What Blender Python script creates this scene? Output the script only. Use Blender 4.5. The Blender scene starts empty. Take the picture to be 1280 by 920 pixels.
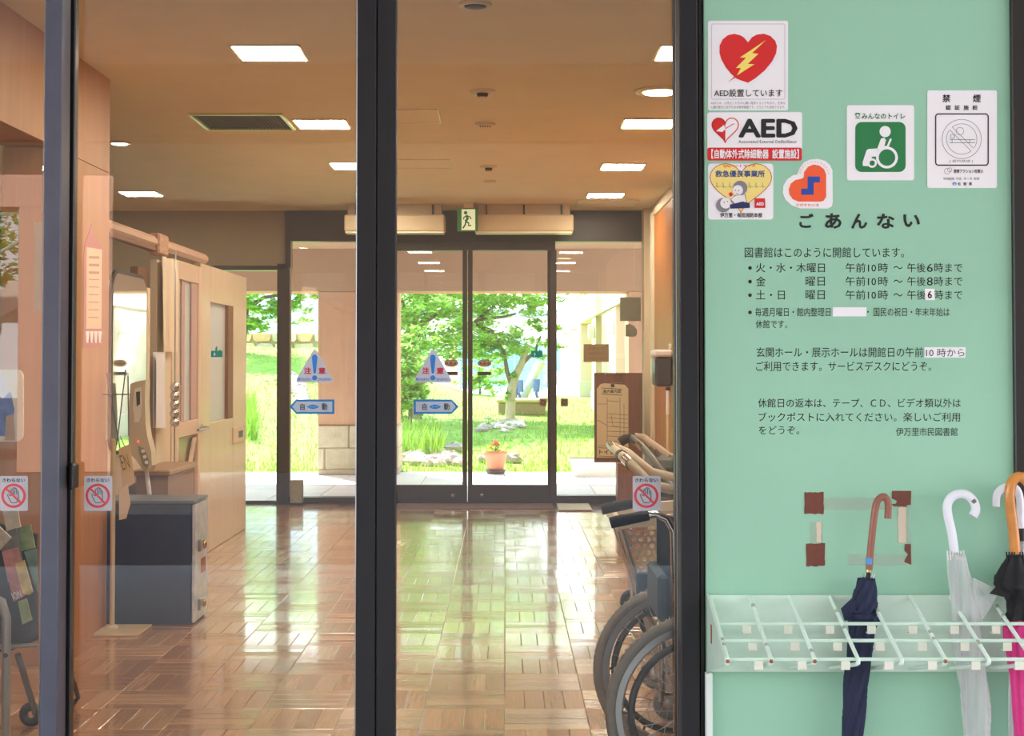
import bpy, math, random
from mathutils import Vector, Matrix
from bpy_extras.object_utils import world_to_camera_view
random.seed(7)
S = bpy.context.scene
COL = S.collection

# ------------------------------------------------------------------ camera
F = 1810.0; H = 1.3; PITCH = math.radians(1.5)
CX = 631.0; CY = 453.0 - F * math.tan(PITCH)
cam_d = bpy.data.cameras.new('camera'); cam = bpy.data.objects.new('camera', cam_d); COL.objects.link(cam)
cam_d.sensor_fit = 'HORIZONTAL'; cam_d.sensor_width = 36.0
cam_d.lens = 36.0 * F / 1280.0 / 1.0
cam_d.shift_x = (640 - CX) / 1280.0
cam_d.shift_y = (CY - 460) / 1280.0
cam_d.clip_end = 400
cam.location = (0, 0, H); cam.rotation_euler = (math.pi / 2 + PITCH, 0, 0)
S.camera = cam

# ------------------------------------------------------------------ sky, sun, exposure
W = bpy.data.worlds.new('world'); S.world = W; W.use_nodes = True
wn = W.node_tree.nodes; wl = W.node_tree.links
bg = wn['Background']
tc = wn.new('ShaderNodeTexCoord'); sep = wn.new('ShaderNodeSeparateXYZ'); ramp = wn.new('ShaderNodeValToRGB')
wl.new(tc.outputs['Generated'], sep.inputs[0]); wl.new(sep.outputs['Z'], ramp.inputs[0])
ramp.color_ramp.elements[0].position = 0.0; ramp.color_ramp.elements[0].color = (0.95, 0.97, 1.0, 1)
ramp.color_ramp.elements[1].position = 0.9; ramp.color_ramp.elements[1].color = (0.45, 0.66, 1.0, 1)
wl.new(ramp.outputs[0], bg.inputs[0]); bg.inputs[1].default_value = 3.5
sun_d = bpy.data.lights.new('sun', 'SUN'); sun = bpy.data.objects.new('sun', sun_d); COL.objects.link(sun)
sun_d.energy = 14.0; sun_d.angle = math.radians(0.6); sun_d.color = (1.0, 0.95, 0.86)
sun.location = (-6, 24, 20)
sun.rotation_euler = Vector((0.40, -0.78, -1.0)).to_track_quat('-Z', 'Y').to_euler()
S.view_settings.view_transform = 'Standard'; S.view_settings.look = 'None'
S.view_settings.exposure = 0.4; S.view_settings.gamma = 1.0; S.view_settings.use_curve_mapping = False
S.cycles.max_bounces = 10; S.cycles.diffuse_bounces = 5; S.cycles.glossy_bounces = 5
S.cycles.transparent_max_bounces = 24; S.cycles.caustics_reflective = False; S.cycles.caustics_refractive = False
S.cycles.sample_clamp_indirect = 6.0

LAMP = 50.0   # emission of the ceiling diffusers

# ------------------------------------------------------------------ helpers
cp, sp = math.cos(PITCH), math.sin(PITCH)
def P(px, py, Y):
    """point at depth Y that the photograph shows at (px, py)"""
    a = (px - CX) / F; b = (CY - py) / F
    dx, dy, dz = a, cp - b * sp, sp + b * cp
    k = Y / dy
    return Vector((dx * k, Y, H + dz * k))
def floor_Y(py): return H * F / (py - 453.0)

def srgb(r, g, b):
    def c(v):
        v /= 255.0
        return v / 12.92 if v <= 0.04045 else ((v + 0.055) / 1.055) ** 2.4
    return (c(r), c(g), c(b), 1)
MATS = {}
def mat(name, col, rough=0.5, metal=0.0, noise=0.0, nscale=8.0, bump=0.0, bscale=60.0, emit=0.0, trans=0.0, spec=0.5, coat=0.0, stretch=None):
    if name in MATS: return MATS[name]
    m = bpy.data.materials.new(name); m.use_nodes = True
    nt = m.node_tree; b = nt.nodes['Principled BSDF']
    c = srgb(*col) if max(col) > 1.5 else (*col, 1)
    b.inputs['Base Color'].default_value = c
    b.inputs['Roughness'].default_value = rough; b.inputs['Metallic'].default_value = metal
    b.inputs['Specular IOR Level'].default_value = spec
    b.inputs['Coat Weight'].default_value = coat; b.inputs['Coat Roughness'].default_value = 0.08
    if noise or bump:
        g = nt.nodes.new('ShaderNodeNewGeometry'); vec = g.outputs['Position']
        if stretch:
            mp = nt.nodes.new('ShaderNodeMapping'); mp.inputs['Scale'].default_value = stretch
            nt.links.new(vec, mp.inputs[0]); vec = mp.outputs[0]
    if noise:
        n = nt.nodes.new('ShaderNodeTexNoise'); n.inputs['Scale'].default_value = nscale; n.inputs['Detail'].default_value = 6
        n.inputs['Roughness'].default_value = 0.6
        nt.links.new(vec, n.inputs['Vector'])
        r = nt.nodes.new('ShaderNodeValToRGB')
        k0, k1 = 1 - noise, 1 + noise
        r.color_ramp.elements[0].position = 0.3; r.color_ramp.elements[1].position = 0.7
        r.color_ramp.elements[0].color = (c[0] * k0, c[1] * k0, c[2] * k0, 1)
        r.color_ramp.elements[1].color = (min(1, c[0] * k1), min(1, c[1] * k1), min(1, c[2] * k1), 1)
        nt.links.new(n.outputs[0], r.inputs[0]); nt.links.new(r.outputs[0], b.inputs['Base Color'])
    if bump:
        n2 = nt.nodes.new('ShaderNodeTexNoise'); n2.inputs['Scale'].default_value = bscale; n2.inputs['Detail'].default_value = 3
        nt.links.new(vec, n2.inputs['Vector'])
        bp = nt.nodes.new('ShaderNodeBump'); bp.inputs['Strength'].default_value = bump; bp.inputs['Distance'].default_value = 0.01
        nt.links.new(n2.outputs[0], bp.inputs['Height']); nt.links.new(bp.outputs[0], b.inputs['Normal'])
    if emit:
        b.inputs['Emission Color'].default_value = c; b.inputs['Emission Strength'].default_value = emit
    if trans:
        tr = nt.nodes.new('ShaderNodeBsdfTranslucent'); tr.inputs[0].default_value = c
        mx = nt.nodes.new('ShaderNodeMixShader'); mx.inputs[0].default_value = trans
        nt.links.new(b.outputs[0], mx.inputs[1]); nt.links.new(tr.outputs[0], mx.inputs[2])
        nt.links.new(mx.outputs[0], nt.nodes['Material Output'].inputs[0])
    MATS[name] = m
    return m
def glass_mat(name, tint=(0.97, 0.985, 0.975), ior=1.5, rough=0.0, haze=0.0):
    if name in MATS: return MATS[name]
    m = bpy.data.materials.new(name); m.use_nodes = True; nt = m.node_tree
    nt.nodes.remove(nt.nodes['Principled BSDF'])
    t = nt.nodes.new('ShaderNodeBsdfTransparent'); t.inputs[0].default_value = (*tint, 1)
    g = nt.nodes.new('ShaderNodeBsdfGlossy'); g.inputs['Roughness'].default_value = rough; g.inputs[0].default_value = (1, 1, 1, 1)
    f = nt.nodes.new('ShaderNodeFresnel'); f.inputs[0].default_value = ior
    mx = nt.nodes.new('ShaderNodeMixShader')
    nt.links.new(f.outputs[0], mx.inputs[0]); nt.links.new(t.outputs[0], mx.inputs[1]); nt.links.new(g.outputs[0], mx.inputs[2])
    out = mx.outputs[0]
    if haze:
        d = nt.nodes.new('ShaderNodeBsdfDiffuse'); d.inputs[0].default_value = (0.8, 0.8, 0.78, 1)
        m2 = nt.nodes.new('ShaderNodeMixShader'); m2.inputs[0].default_value = haze
        nt.links.new(out, m2.inputs[1]); nt.links.new(d.outputs[0], m2.inputs[2]); out = m2.outputs[0]
    nt.links.new(out, nt.nodes['Material Output'].inputs[0])
    MATS[name] = m; return m
def sheet_mat(name, col, alpha, rough=0.3):
    """see-through plastic film or tape"""
    if name in MATS: return MATS[name]
    m = mat(name, col, rough)
    nt = m.node_tree; b = nt.nodes['Principled BSDF']; b.inputs['Alpha'].default_value = alpha
    return m

class MB:
    def __init__(s): s.v = []; s.f = []; s.mi = []; s.sm = []
    def add(s, vs, fs, mi=0, smooth=False):
        o = len(s.v); s.v += [tuple(p) for p in vs]
        for f in fs: s.f.append([i + o for i in f]); s.mi.append(mi); s.sm.append(smooth)
        return s
    def box(s, a, b, mi=0):
        x0, x1 = sorted((a[0], b[0])); y0, y1 = sorted((a[1], b[1])); z0, z1 = sorted((a[2], b[2]))
        v = [(x0,y0,z0),(x1,y0,z0),(x1,y1,z0),(x0,y1,z0),(x0,y0,z1),(x1,y0,z1),(x1,y1,z1),(x0,y1,z1)]
        return s.add(v, [(0,3,2,1),(4,5,6,7),(0,1,5,4),(1,2,6,5),(2,3,7,6),(3,0,4,7)], mi)
    def rbox(s, a, b, c=0.004, mi=0):
        """box with chamfered edges"""
        lo = [min(a[i], b[i]) for i in range(3)]; hi = [max(a[i], b[i]) for i in range(3)]
        c = min([c] + [(hi[i] - lo[i]) * 0.45 for i in range(3)])
        vs = []; idx = {}
        for ax in range(3):
            for k in range(8):
                p = []
                for i in range(3):
                    bit = (k >> i) & 1
                    e = hi[i] if bit else lo[i]
                    if i != ax: e += -c if bit else c
                    p.append(e)
                idx[(ax, k)] = len(vs); vs.append(p)
        fs = []
        ctr = [(lo[i] + hi[i]) / 2 for i in range(3)]
        def addf(ids):
            pts = [Vector(vs[i]) for i in ids]
            n = (pts[1] - pts[0]).cross(pts[2] - pts[0]); cc = sum(pts, Vector()) / len(pts) - Vector(ctr)
            fs.append(ids if n.dot(cc) > 0 else ids[::-1])
        for ax in range(3):
            o1, o2 = [i for i in range(3) if i != ax]
            for bit in (0, 1):
                ks = []
                for (b1, b2) in ((0,0),(1,0),(1,1),(0,1)): ks.append((bit << ax) | (b1 << o1) | (b2 << o2))
                addf([idx[(ax, k)] for k in ks])
            for (b1, b2) in ((0,0),(1,0),(1,1),(0,1)):
                k0 = (b1 << o1) | (b2 << o2); k1 = k0 | (1 << ax)
                addf([idx[(o1, k0)], idx[(o1, k1)], idx[(o2, k1)], idx[(o2, k0)]])
        for k in range(8): addf([idx[(0, k)], idx[(1, k)], idx[(2, k)]])
        return s.add(vs, fs, mi)
    def tube(s, path, r, n=10, mi=0, closed=False, cap=True):
        path = [Vector(p) for p in path]; m = len(path)
        rs = r if isinstance(r, (list, tuple)) else [r] * m
        vs = []; up = None
        for i, p in enumerate(path):
            if closed: t = (path[(i + 1) % m] - path[i - 1]).normalized()
            else: t = (path[min(i + 1, m - 1)] - path[max(i - 1, 0)]).normalized()
            if up is None: up = Vector((0, 0, 1)) if abs(t.z) < 0.9 else Vector((1, 0, 0))
            u = (up - t * up.dot(t)).normalized(); w = t.cross(u); up = u
            for k in range(n):
                a = 2 * math.pi * k / n
                vs.append(p + (u * math.cos(a) + w * math.sin(a)) * rs[i])
        fs = []
        for i in range(m if closed else m - 1):
            j = (i + 1) % m
            for k in range(n):
                fs.append((i*n + k, i*n + (k+1) % n, j*n + (k+1) % n, j*n + k))
        s.add(vs, fs, mi, True)
        if cap and not closed:
            s.add(vs[:n], [tuple(range(n))[::-1]], mi); s.add(vs[-n:], [tuple(range(n))], mi)
        return s
    def lathe(s, prof, c=(0,0,0), n=24, mi=0, axis='Z', smooth=True):
        vs = []; fs = []
        for (r, z) in prof:
            for k in range(n):
                a = 2 * math.pi * k / n; q = (r * math.cos(a), r * math.sin(a), z)
                if axis == 'Y': q = (q[0], q[2], q[1])
                if axis == 'X': q = (q[2], q[0], q[1])
                vs.append((q[0] + c[0], q[1] + c[1], q[2] + c[2]))
        for i in range(len(prof) - 1):
            for k in range(n): fs.append((i*n + k, i*n + (k+1) % n, (i+1)*n + (k+1) % n, (i+1)*n + k))
        fs.append(tuple(range(n))[::-1]); fs.append(tuple(range((len(prof)-1)*n, len(prof)*n)))
        return s.add(vs, fs, mi, smooth)
    def torus(s, c, R, r, axis='Y', n=48, m=10, mi=0, a0=0, a1=2*math.pi):
        full = abs(a1 - a0 - 2*math.pi) < 1e-6
        pts = []
        cnt = n if full else n + 1
        for i in range(cnt):
            a = a0 + (a1 - a0) * i / n
            if axis == 'Y': pts.append((c[0] + R*math.cos(a), c[1], c[2] + R*math.sin(a)))
            elif axis == 'Z': pts.append((c[0] + R*math.cos(a), c[1] + R*math.sin(a), c[2]))
            else: pts.append((c[0], c[1] + R*math.cos(a), c[2] + R*math.sin(a)))
        if full:
            vs = []; fs = []
            C = Vector(c)
            ax = {'X': Vector((1,0,0)), 'Y': Vector((0,1,0)), 'Z': Vector((0,0,1))}[axis]
            for p in pts:
                rad = (Vector(p) - C).normalized()
                for k in range(m):
                    b = 2*math.pi*k/m; vs.append(Vector(p) + (rad*math.cos(b) + ax*math.sin(b))*r)
            for i in range(n):
                j = (i+1) % n
                for k in range(m): fs.append((i*m+k, i*m+(k+1)%m, j*m+(k+1)%m, j*m+k))
            return s.add(vs, fs, mi, True)
        return s.tube(pts, r, m, mi)
    def prism(s, pts, vec, mi=0):
        """closed outline extruded along vec"""
        n = len(pts); a = [Vector(p) for p in pts]; b = [p + Vector(vec) for p in a]
        fs = [tuple(range(n)), tuple(range(n, 2*n))[::-1]] + [(i, i+n, (i+1)%n + n, (i+1)%n) for i in range(n)]
        return s.add(a + b, fs, mi)
    def build(s, name, mats, parent=None, loc=None):
        me = bpy.data.meshes.new(name)
        off = Vector(loc) if loc is not None else None
        vs = [tuple(Vector(v) - off) for v in s.v] if off is not None else s.v
        me.from_pydata(vs, [], s.f); 
        if not isinstance(mats, (list, tuple)): mats = [mats]
        for m in mats: me.materials.append(m)
        me.polygons.foreach_set('material_index', s.mi); me.polygons.foreach_set('use_smooth', s.sm)
        me.update()
        o = bpy.data.objects.new(name, me); COL.objects.link(o)
        if off is not None: o.location = off
        if parent is not None: setparent(o, parent)
        return o
def setparent(o, p):
    o.parent = p; o.matrix_parent_inverse = Matrix.Translation(-Vector(p.location))
def E_(name, loc=(0,0,0)):
    o = bpy.data.objects.new(name, None); COL.objects.link(o); o.location = loc; o.empty_display_size = 0.1
    return o
def tag(o, label=None, cat=None, group=None, kind=None):
    if label: o['label'] = label
    if cat: o['category'] = cat
    if group: o['group'] = group
    if kind: o['kind'] = kind
    return o
def thing(name, loc, label, cat, group=None): return tag(E_(name, loc), label, cat, group)
def struct(name, loc, label, cat): return tag(E_(name, loc), label, cat, kind='structure')
def B(name, a, b, m, parent=None, ch=0.0):
    q = MB()
    if ch: q.rbox(a, b, ch)
    else: q.box(a, b)
    return q.build(name, m, parent)

# flat print on an upright plane facing the camera side (-Y)
class Deco:
    def __init__(s, Y, step=0.0004): s.Y = Y; s.step = step
    def pt(s, x, y, l): 
        p = P(x, y, s.Y); p.y = s.Y - s.step * l; return p
    def poly(s, pts, l): 
        q = MB(); vs = [s.pt(x, y, l) for x, y in pts]; q.add(vs, [tuple(range(len(vs)))]); s.fix(q); return q
    def fix(s, q):
        for i, f in enumerate(q.f):
            a = 0.0
            for k in range(len(f)):
                p, r = q.v[f[k]], q.v[f[(k+1) % len(f)]]; a += p[0]*r[2] - r[0]*p[2]
            if a < 0: q.f[i] = f[::-1]
        return q
    def band(s, pts, w, l, closed=False, q=None):
        """stroke of width w px along pts"""
        q = q or MB(); n = len(pts); L = []; R = []
        for i in range(n):
            if closed: a, b = pts[i-1], pts[(i+1) % n]
            else: a, b = pts[max(i-1, 0)], pts[min(i+1, n-1)]
            dx, dy = b[0]-a[0], b[1]-a[1]; d = math.hypot(dx, dy) or 1
            nx, ny = -dy/d*w/2, dx/d*w/2
            L.append(s.pt(pts[i][0]+nx, pts[i][1]+ny, l)); R.append(s.pt(pts[i][0]-nx, pts[i][1]-ny, l))
        m = n if closed else n-1
        fs = [(i, (i+1) % n, n+(i+1) % n, n+i) for i in range(m)]
        q.add(L+R, fs); s.fix(q); return q
    def slab(s, pts, l0, thick):
        """sticker body with real thickness"""
        q = MB(); vs = [s.pt(x, y, l0) for x, y in pts]
        q.prism(vs, (0, -thick, 0)); return q
def rrect(x0, y0, x1, y1, r, n=5):
    pts = []
    for cx, cy, a in ((x1-r, y0+r, -90), (x1-r, y1-r, 0), (x0+r, y1-r, 90), (x0+r, y0+r, 180)):
        for k in range(n+1):
            t = math.radians(a + 90*k/n); pts.append((cx + r*math.cos(t), cy + r*math.sin(t)))
    return pts
def circ(cx, cy, r, n=32, ry=None, a0=0, a1=360):
    ry = ry or r
    full = abs(a1-a0) >= 360
    return [(cx + r*math.cos(math.radians(a0+(a1-a0)*k/(n if full else n-1))), cy + ry*math.sin(math.radians(a0+(a1-a0)*k/(n if full else n-1)))) for k in range(n)]
def heart(cx, cy, w, h, n=40):
    pts = []
    for k in range(n):
        t = 2*math.pi*k/n; x = 16*math.sin(t)**3; y = 13*math.cos(t)-5*math.cos(2*t)-2*math.cos(3*t)-math.cos(4*t)
        pts.append((cx + x/32*w, cy - (y+2.5)/29*h))
    return pts
_tc = {}
def glyphs(txt, bold=0.0):
    k = (txt, bold)
    if k not in _tc:
        c = bpy.data.curves.new('t', 'FONT'); c.body = txt; c.resolution_u = 2; c.fill_mode = 'FRONT'
        o = bpy.data.objects.new('t', c); COL.objects.link(o)
        dg = bpy.context.evaluated_depsgraph_get(); dg.update()
        m = bpy.data.meshes.new_from_object(o.evaluated_get(dg))
        v0 = [(v.co.x, v.co.y) for v in m.vertices]; f0 = [tuple(p.vertices) for p in m.polygons]
        b = bold * 0.8; vs = []; fs = []
        for ci, (dx, dy) in enumerate([(0, 0)] if bold < .008 else [(b, 0), (-b, 0), (0, b), (0, -b)] + ([(b*.7, b*.7), (-b*.7, b*.7), (b*.7, -b*.7), (-b*.7, -b*.7)] if bold > .04 else [])):
            o_ = len(vs); vs += [(x+dx, y+dy, ci) for x, y in v0]; fs += [tuple(i+o_ for i in f) for f in f0]
        bpy.data.objects.remove(o); bpy.data.meshes.remove(m); bpy.data.curves.remove(c)
        _tc[k] = (vs, fs)
    return _tc[k]
def text(d, txt, x0, y0, x1, y1, m, name, parent, l=2, bold=0.0, rot=0.0):
    vs, fs = glyphs(txt, bold)
    if not vs: return None
    ax0 = min(v[0] for v in vs); ax1 = max(v[0] for v in vs); ay0 = min(v[1] for v in vs); ay1 = max(v[1] for v in vs)
    cx, cy = (x0+x1)/2, (y0+y1)/2; c, sn = math.cos(rot), math.sin(rot)
    out = []
    for vx, vy, vc in vs:
        X = x0 + (vx-ax0)/(ax1-ax0)*(x1-x0); Yp = y1 - (vy-ay0)/(ay1-ay0)*(y1-y0)
        dx, dy = X-cx, Yp-cy
        out.append(d.pt(cx + dx*c - dy*sn, cy + dx*sn + dy*c, l + vc*.06))
    q = MB(); q.add(out, fs); d.fix(q)
    return q.build(name, m, parent)

# ------------------------------------------------------------------ materials
m_frame = mat('dark_blue_metal', (15, 16, 22), 0.5, 0.0, noise=0.22, nscale=9, spec=0.5)
m_frame_in = mat('brown_black_metal', (30, 25, 23), 0.35)
m_seal = mat('black_rubber', (16, 15, 15), 0.6)
m_farframe = mat('bronze_metal', (50, 39, 34), 0.35)
m_glass = glass_mat('door_glass')
m_glass_far = glass_mat('far_glass')
m_ceil = mat('ceiling_paint', (240, 232, 196), 0.9, noise=0.03, nscale=3)
m_wallbeige = mat('beige_wall', (158, 142, 118), 0.85, noise=0.03, nscale=4)
m_orange = mat('orange_wood_panel', (182, 128, 80), 0.5, noise=0.1, nscale=2.5, stretch=(6, 6, 0.7))
m_pinkwall = mat('pink_plaster', (222, 172, 150), 0.85, noise=0.04, nscale=6, bump=0.1, bscale=120)
m_cream = mat('cream_paint', (225, 208, 180), 0.6)
m_chrome = mat('chrome', (210, 210, 212), 0.12, 1.0)
m_silver = mat('brushed_silver', (185, 186, 190), 0.3, 1.0)
m_white = mat('white_plastic', (236, 236, 238), 0.4)
m_black = mat('black_plastic', (24, 24, 25), 0.5)
m_greyrub = mat('grey_tyre_rubber', (150, 140, 126), 0.75, noise=0.12, nscale=30)

GY = 4.06       # the glazed front
# ------------------------------------------------------------------ interior shell
XL = -5.2
FY0, FY1 = 4.16, 13.36
floor = struct('floor', (0, 9, 0), 'glossy reddish brown basket-weave parquet floor of the entrance hall', 'floor')
B('floor_base', (XL, FY0, -0.1), (2.3, FY1 + 0.1, -0.0065), mat('joint_dark', (58, 34, 22), 0.8), floor)
tones = [(184, 140, 106), (172, 128, 95), (194, 152, 118), (164, 119, 88)]
def wood(i, horiz):
    st = (1.2, 26, 1) if horiz else (26, 1.2, 1)
    m = mat('parquet_%s_%d' % ('across' if horiz else 'along', i), tones[i], 0.17, noise=0.16, nscale=3.0, bump=0.12, bscale=9, stretch=st, spec=0.8, coat=0.7)
    return m
TS = 0.303; SW = TS / 4
pm = [wood(i, h) for h in (True, False) for i in range(4)]
def strip_geo(q, cx, cy, horiz, tx, ty, dz, mi):
    L, w = TS/2 - 0.0006, SW/2 - 0.0006; c = 0.0022; z = dz
    if horiz: hx, hy = L, w
    else: hx, hy = w, L
    def zz(x, y, base): return base + x*tx + y*ty
    v = []
    for (sx, sy) in ((-1,-1),(1,-1),(1,1),(-1,1)):
        v.append((cx+sx*hx, cy+sy*hy, zz(sx*hx, sy*hy, z) - 0.0075))
    for (sx, sy) in ((-1,-1),(1,-1),(1,1),(-1,1)):
        v.append((cx+sx*hx, cy+sy*hy, zz(sx*hx, sy*hy, z) - 0.0011))
    for (sx, sy) in ((-1,-1),(1,-1),(1,1),(-1,1)):
        v.append((cx+sx*(hx-c), cy+sy*(hy-c), zz(sx*hx, sy*hy, z)))
    f = [(0,1,5,4),(1,2,6,5),(2,3,7,6),(3,0,4,7),(4,5,9,8),(5,6,10,9),(6,7,11,10),(7,4,8,11),(8,9,10,11)]
    q.add(v, f, mi)
strips = []
rng = random.Random(3)
for i in range(int(XL/TS)-1, 8):
    for j in range(-6, 28):
        x0 = i*TS; y0 = 5.17 + j*TS
        if x0 < XL or x0+TS > 2.3 or y0+TS < FY0 or y0 > FY1 - 0.02: continue
        horiz = (i + j) % 2 == 0
        for k in range(4):
            if horiz: cx, cy = x0 + TS/2, y0 + (k+.5)*SW
            else: cx, cy = x0 + (k+.5)*SW, y0 + TS/2
            if cy - (SW/2 if horiz else TS/2) < FY0 - 0.1 or cy + (SW/2 if horiz else TS/2) > FY1+0.02: continue
            strips.append((cx, cy, horiz))
def inview(s):
    x, y, h = s
    py = 453 + H*F/y; px = 631 + x*F/y
    return py < 925 and 96 < px < 842
near = sorted([s for s in strips if inview(s)], key=lambda s: s[1])[:300]
nset = set(near)
rest = MB()
protos = {}
for s in strips:
    cx, cy, hz = s
    mi = rng.randrange(4) + (0 if hz else 4)
    if s in nset:
        var = rng.randrange(3); key = (mi, var)
        if key not in protos:
            a = (rng.uniform(-.004,.004), rng.uniform(-.009,.009)) if hz else (rng.uniform(-.006,.006), rng.uniform(-.003,.003))
            q = MB(); strip_geo(q, 0, 0, hz, a[0], a[1], 0, 0)
            o = q.build('parquet_strip', pm[mi], floor); protos[key] = o; o.location = (cx, cy, 0)
        else:
            o = protos[key].copy(); COL.objects.link(o); o.location = (cx, cy, rng.uniform(-.0004, .0004))
    else:
        tx, ty = (rng.uniform(-.003,.003), rng.uniform(-.007,.007)) if hz else (rng.uniform(-.005,.005), rng.uniform(-.0025,.0025))
        strip_geo(rest, cx, cy, hz, tx, ty, rng.uniform(-.0003,.0003), mi)
tag(rest.build('parquet_strips', pm, floor), kind='stuff')

ceil = struct('ceiling', (0, 9, 2.7), 'beige brown plastered ceiling of the hall with recessed lamps', 'ceiling')
B('ceiling_slab', (XL, GY+0.02, 2.7), (2.3, FY1+0.3, 2.85), m_ceil, ceil)

# orange wall on the left with an open doorway near the glass
wl_ = struct('wall_left', (-1.96, 6, 0), 'orange wood panelled wall at the left behind the glass', 'wall')
XO = -1.955
B('upper_panel', (XO-0.22, GY+0.12, 2.237), (XO, 7.14, 2.7), m_orange, wl_)
B('lower_panel', (XO-0.22, 6.25, 0), (XO, 7.14, 2.233), m_orange, wl_)
B('reveal_panel', (XO-0.22, GY+0.12, 0), (XO, 4.5, 2.233), m_orange, wl_)
wf = struct('wall_side', (XL, 9, 0), 'plain beige side wall far left of the hall', 'wall')
B('wall_face', (XL-0.15, GY, 0), (XL, FY1+0.1, 2.7), m_wallbeige, wf)
# far wall above and left of the dark frames
wb = struct('wall_back', (-3, 13.4, 0), 'grey beige wall above the left garden doorway', 'wall')
xa = P(357, 300, 13.36).x
zd = P(330, 333, 13.36).z
B('wall_face', (XL, 13.36, zd), (xa, 13.52, 2.7), m_wallbeige, wb)
B('wall_lower', (XL, 13.36, 0), (P(240, 500, 13.36).x, 13.52, zd), m_wallbeige, wb)
# right wall
wr = struct('wall_right', (1.3, 10, 0), 'right wall of the hall with orange wooden panelling', 'wall')
B('wall_face', (1.32, 8.2, 0), (1.5, FY1+0.1, 2.7), m_cream, wr)
B('wall_return', (1.32, 8.05, 0), (2.3, 8.2, 2.7), m_wallbeige, wr)
B('wall_recess', (2.3, GY, 0), (2.45, 8.2, 2.7), m_wallbeige, wr)
B('wood_panel', (1.295, 10.2, 0.0), (1.32, 12.52, 2.57), mat('orange_wood_right', (180, 112, 54), 0.4, noise=0.14, nscale=2.5, stretch=(6, 6, 0.7)), wr, 0.003)
B('wood_panel', (1.295, 8.2, 0.0), (1.32, 10.18, 2.57), mat('orange_wood_right', (180, 112, 54), 0.4), wr, 0.003)
B('panel_head', (1.285, 8.2, 2.57), (1.32, 12.6, 2.63), m_cream, wr, 0.003)
B('corner_post', (1.27, 12.52, 0), (1.32, 12.66, 2.6), mat('pale_trim', (226, 216, 190), 0.4), wr, 0.004)
B('corner_post', (1.26, 13.1, 0), (1.32, 13.3, 2.7), m_cream, wr, 0.004)
tag(B('baseboard_right', (1.28, 12.66, 0), (1.32, 13.1, 0.07), m_farframe), 'dark strip of baseboard at the foot of the right wall', 'baseboard', kind='structure')

# ------------------------------------------------------------------ garden doors at the end of the hall
FY = 13.36
def fx(px): return P(px, 453, FY).x
def fz(py): return P(600, py, FY).z
def member(name, x0, x1, z0, z1, parent, y0=FY-0.05, y1=FY+0.09, m=None):
    return B(name, (x0, y0, z0), (x1, y1, z1), m or m_farframe, parent, 0.004)
t1 = struct('trim_1', (0, FY, 2.4), 'dark bronze head frame spanning above the garden doors', 'door frame')
member('head_panel', fx(357), fx(808), fz(302), 2.7, t1)
member('transom', fx(478), fx(694), fz(313), fz(302)+0.0, t1)
member('side_post', fx(804), fx(808.5), 0, fz(302), t1)
member('post', fx(687), fx(695.5), 0, fz(313), t1)
member('post', fx(468), fx(481), 0, fz(313), t1)
member('post', fx(347), fx(362.5), 0, fz(330), t1)
member('left_head', fx(240), fx(357), fz(338), fz(332.5), t1)
member('edge_post', fx(357), fx(363.5), fz(335), fz(300), t1)
member('sill', fx(240), fx(808), -0.02, 0.02, t1)
w1 = struct('window_1', (-1.5, FY, 0), 'tall fixed pane left of the sliding garden doors', 'window')
member('bottom_rail', fx(362.5), fx(468), 0.02, fz(621), w1)
B('stop_bead', (fx(362.5), FY-.03, fz(620)), (fx(364), FY+.0, fz(302)), mat('pale_bead', (190, 180, 160), .4, .6), w1)
B('glass_pane', (fx(362), FY+0.015, fz(622)), (fx(469), FY+0.023, fz(301)), m_glass_far, w1)
w2 = struct('window_2', (0.9, FY, 0), 'tall fixed pane right of the sliding garden doors', 'window')
member('bottom_rail', fx(695), fx(804), 0.02, fz(619), w2)
B('glass_pane', (fx(694), FY+0.015, fz(620)), (fx(805), FY+0.023, fz(301)), m_glass_far, w2)
w3 = struct('window_3', (-2.3, FY, 0), 'glazed opening behind the pale partition at far left', 'window')
member('bottom_rail', fx(240), fx(347), 0.02, fz(628), w3)
B('glass_pane', (fx(240), FY+0.015, 0.02), (fx(348), FY+0.023, fz(334)), m_glass_far, w3)
def leaf(name, xs, xe, label, inner):
    d = struct(name, ((xs+xe)/2, FY+.02, 0), label, 'door')
    sw = fx(583.7) - fx(578)
    member('top_rail', xs, xe, fz(313), fz(313)+0.03, d, FY-.02, FY+.04)
    member('bottom_rail', xs, xe, 0.02, fz(606), d, FY-.035, FY+.035)
    member('stile', xs, xs+sw*(1 if inner == 'L' else .45), fz(606), fz(313), d, FY-.03, FY+.04)
    member('stile', xe-sw*(1 if inner == 'R' else .45), xe, fz(606), fz(313), d, FY-.03, FY+.04)
    B('glass_pane', (xs+.01, FY, fz(607)), (xe-.01, FY+.008, fz(313)), m_glass_far, d)
    q = MB(); lx = xe-.13 if inner == 'R' else xs+.13
    q.lathe([(0.0, 0), (.016, 0), (.016, .012), (0.006, .016)], (lx, FY-.036-.016, P(600, 619, FY).z), 12, axis='Y'); q.build('lock', m_silver, d)
    return d
door3 = leaf('door_3', fx(481), fx(584), 'left sliding garden door leaf at the hall end', 'R')
door4 = leaf('door_4', fx(585), fx(687), 'right sliding garden door leaf at the hall end', 'L')
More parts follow.
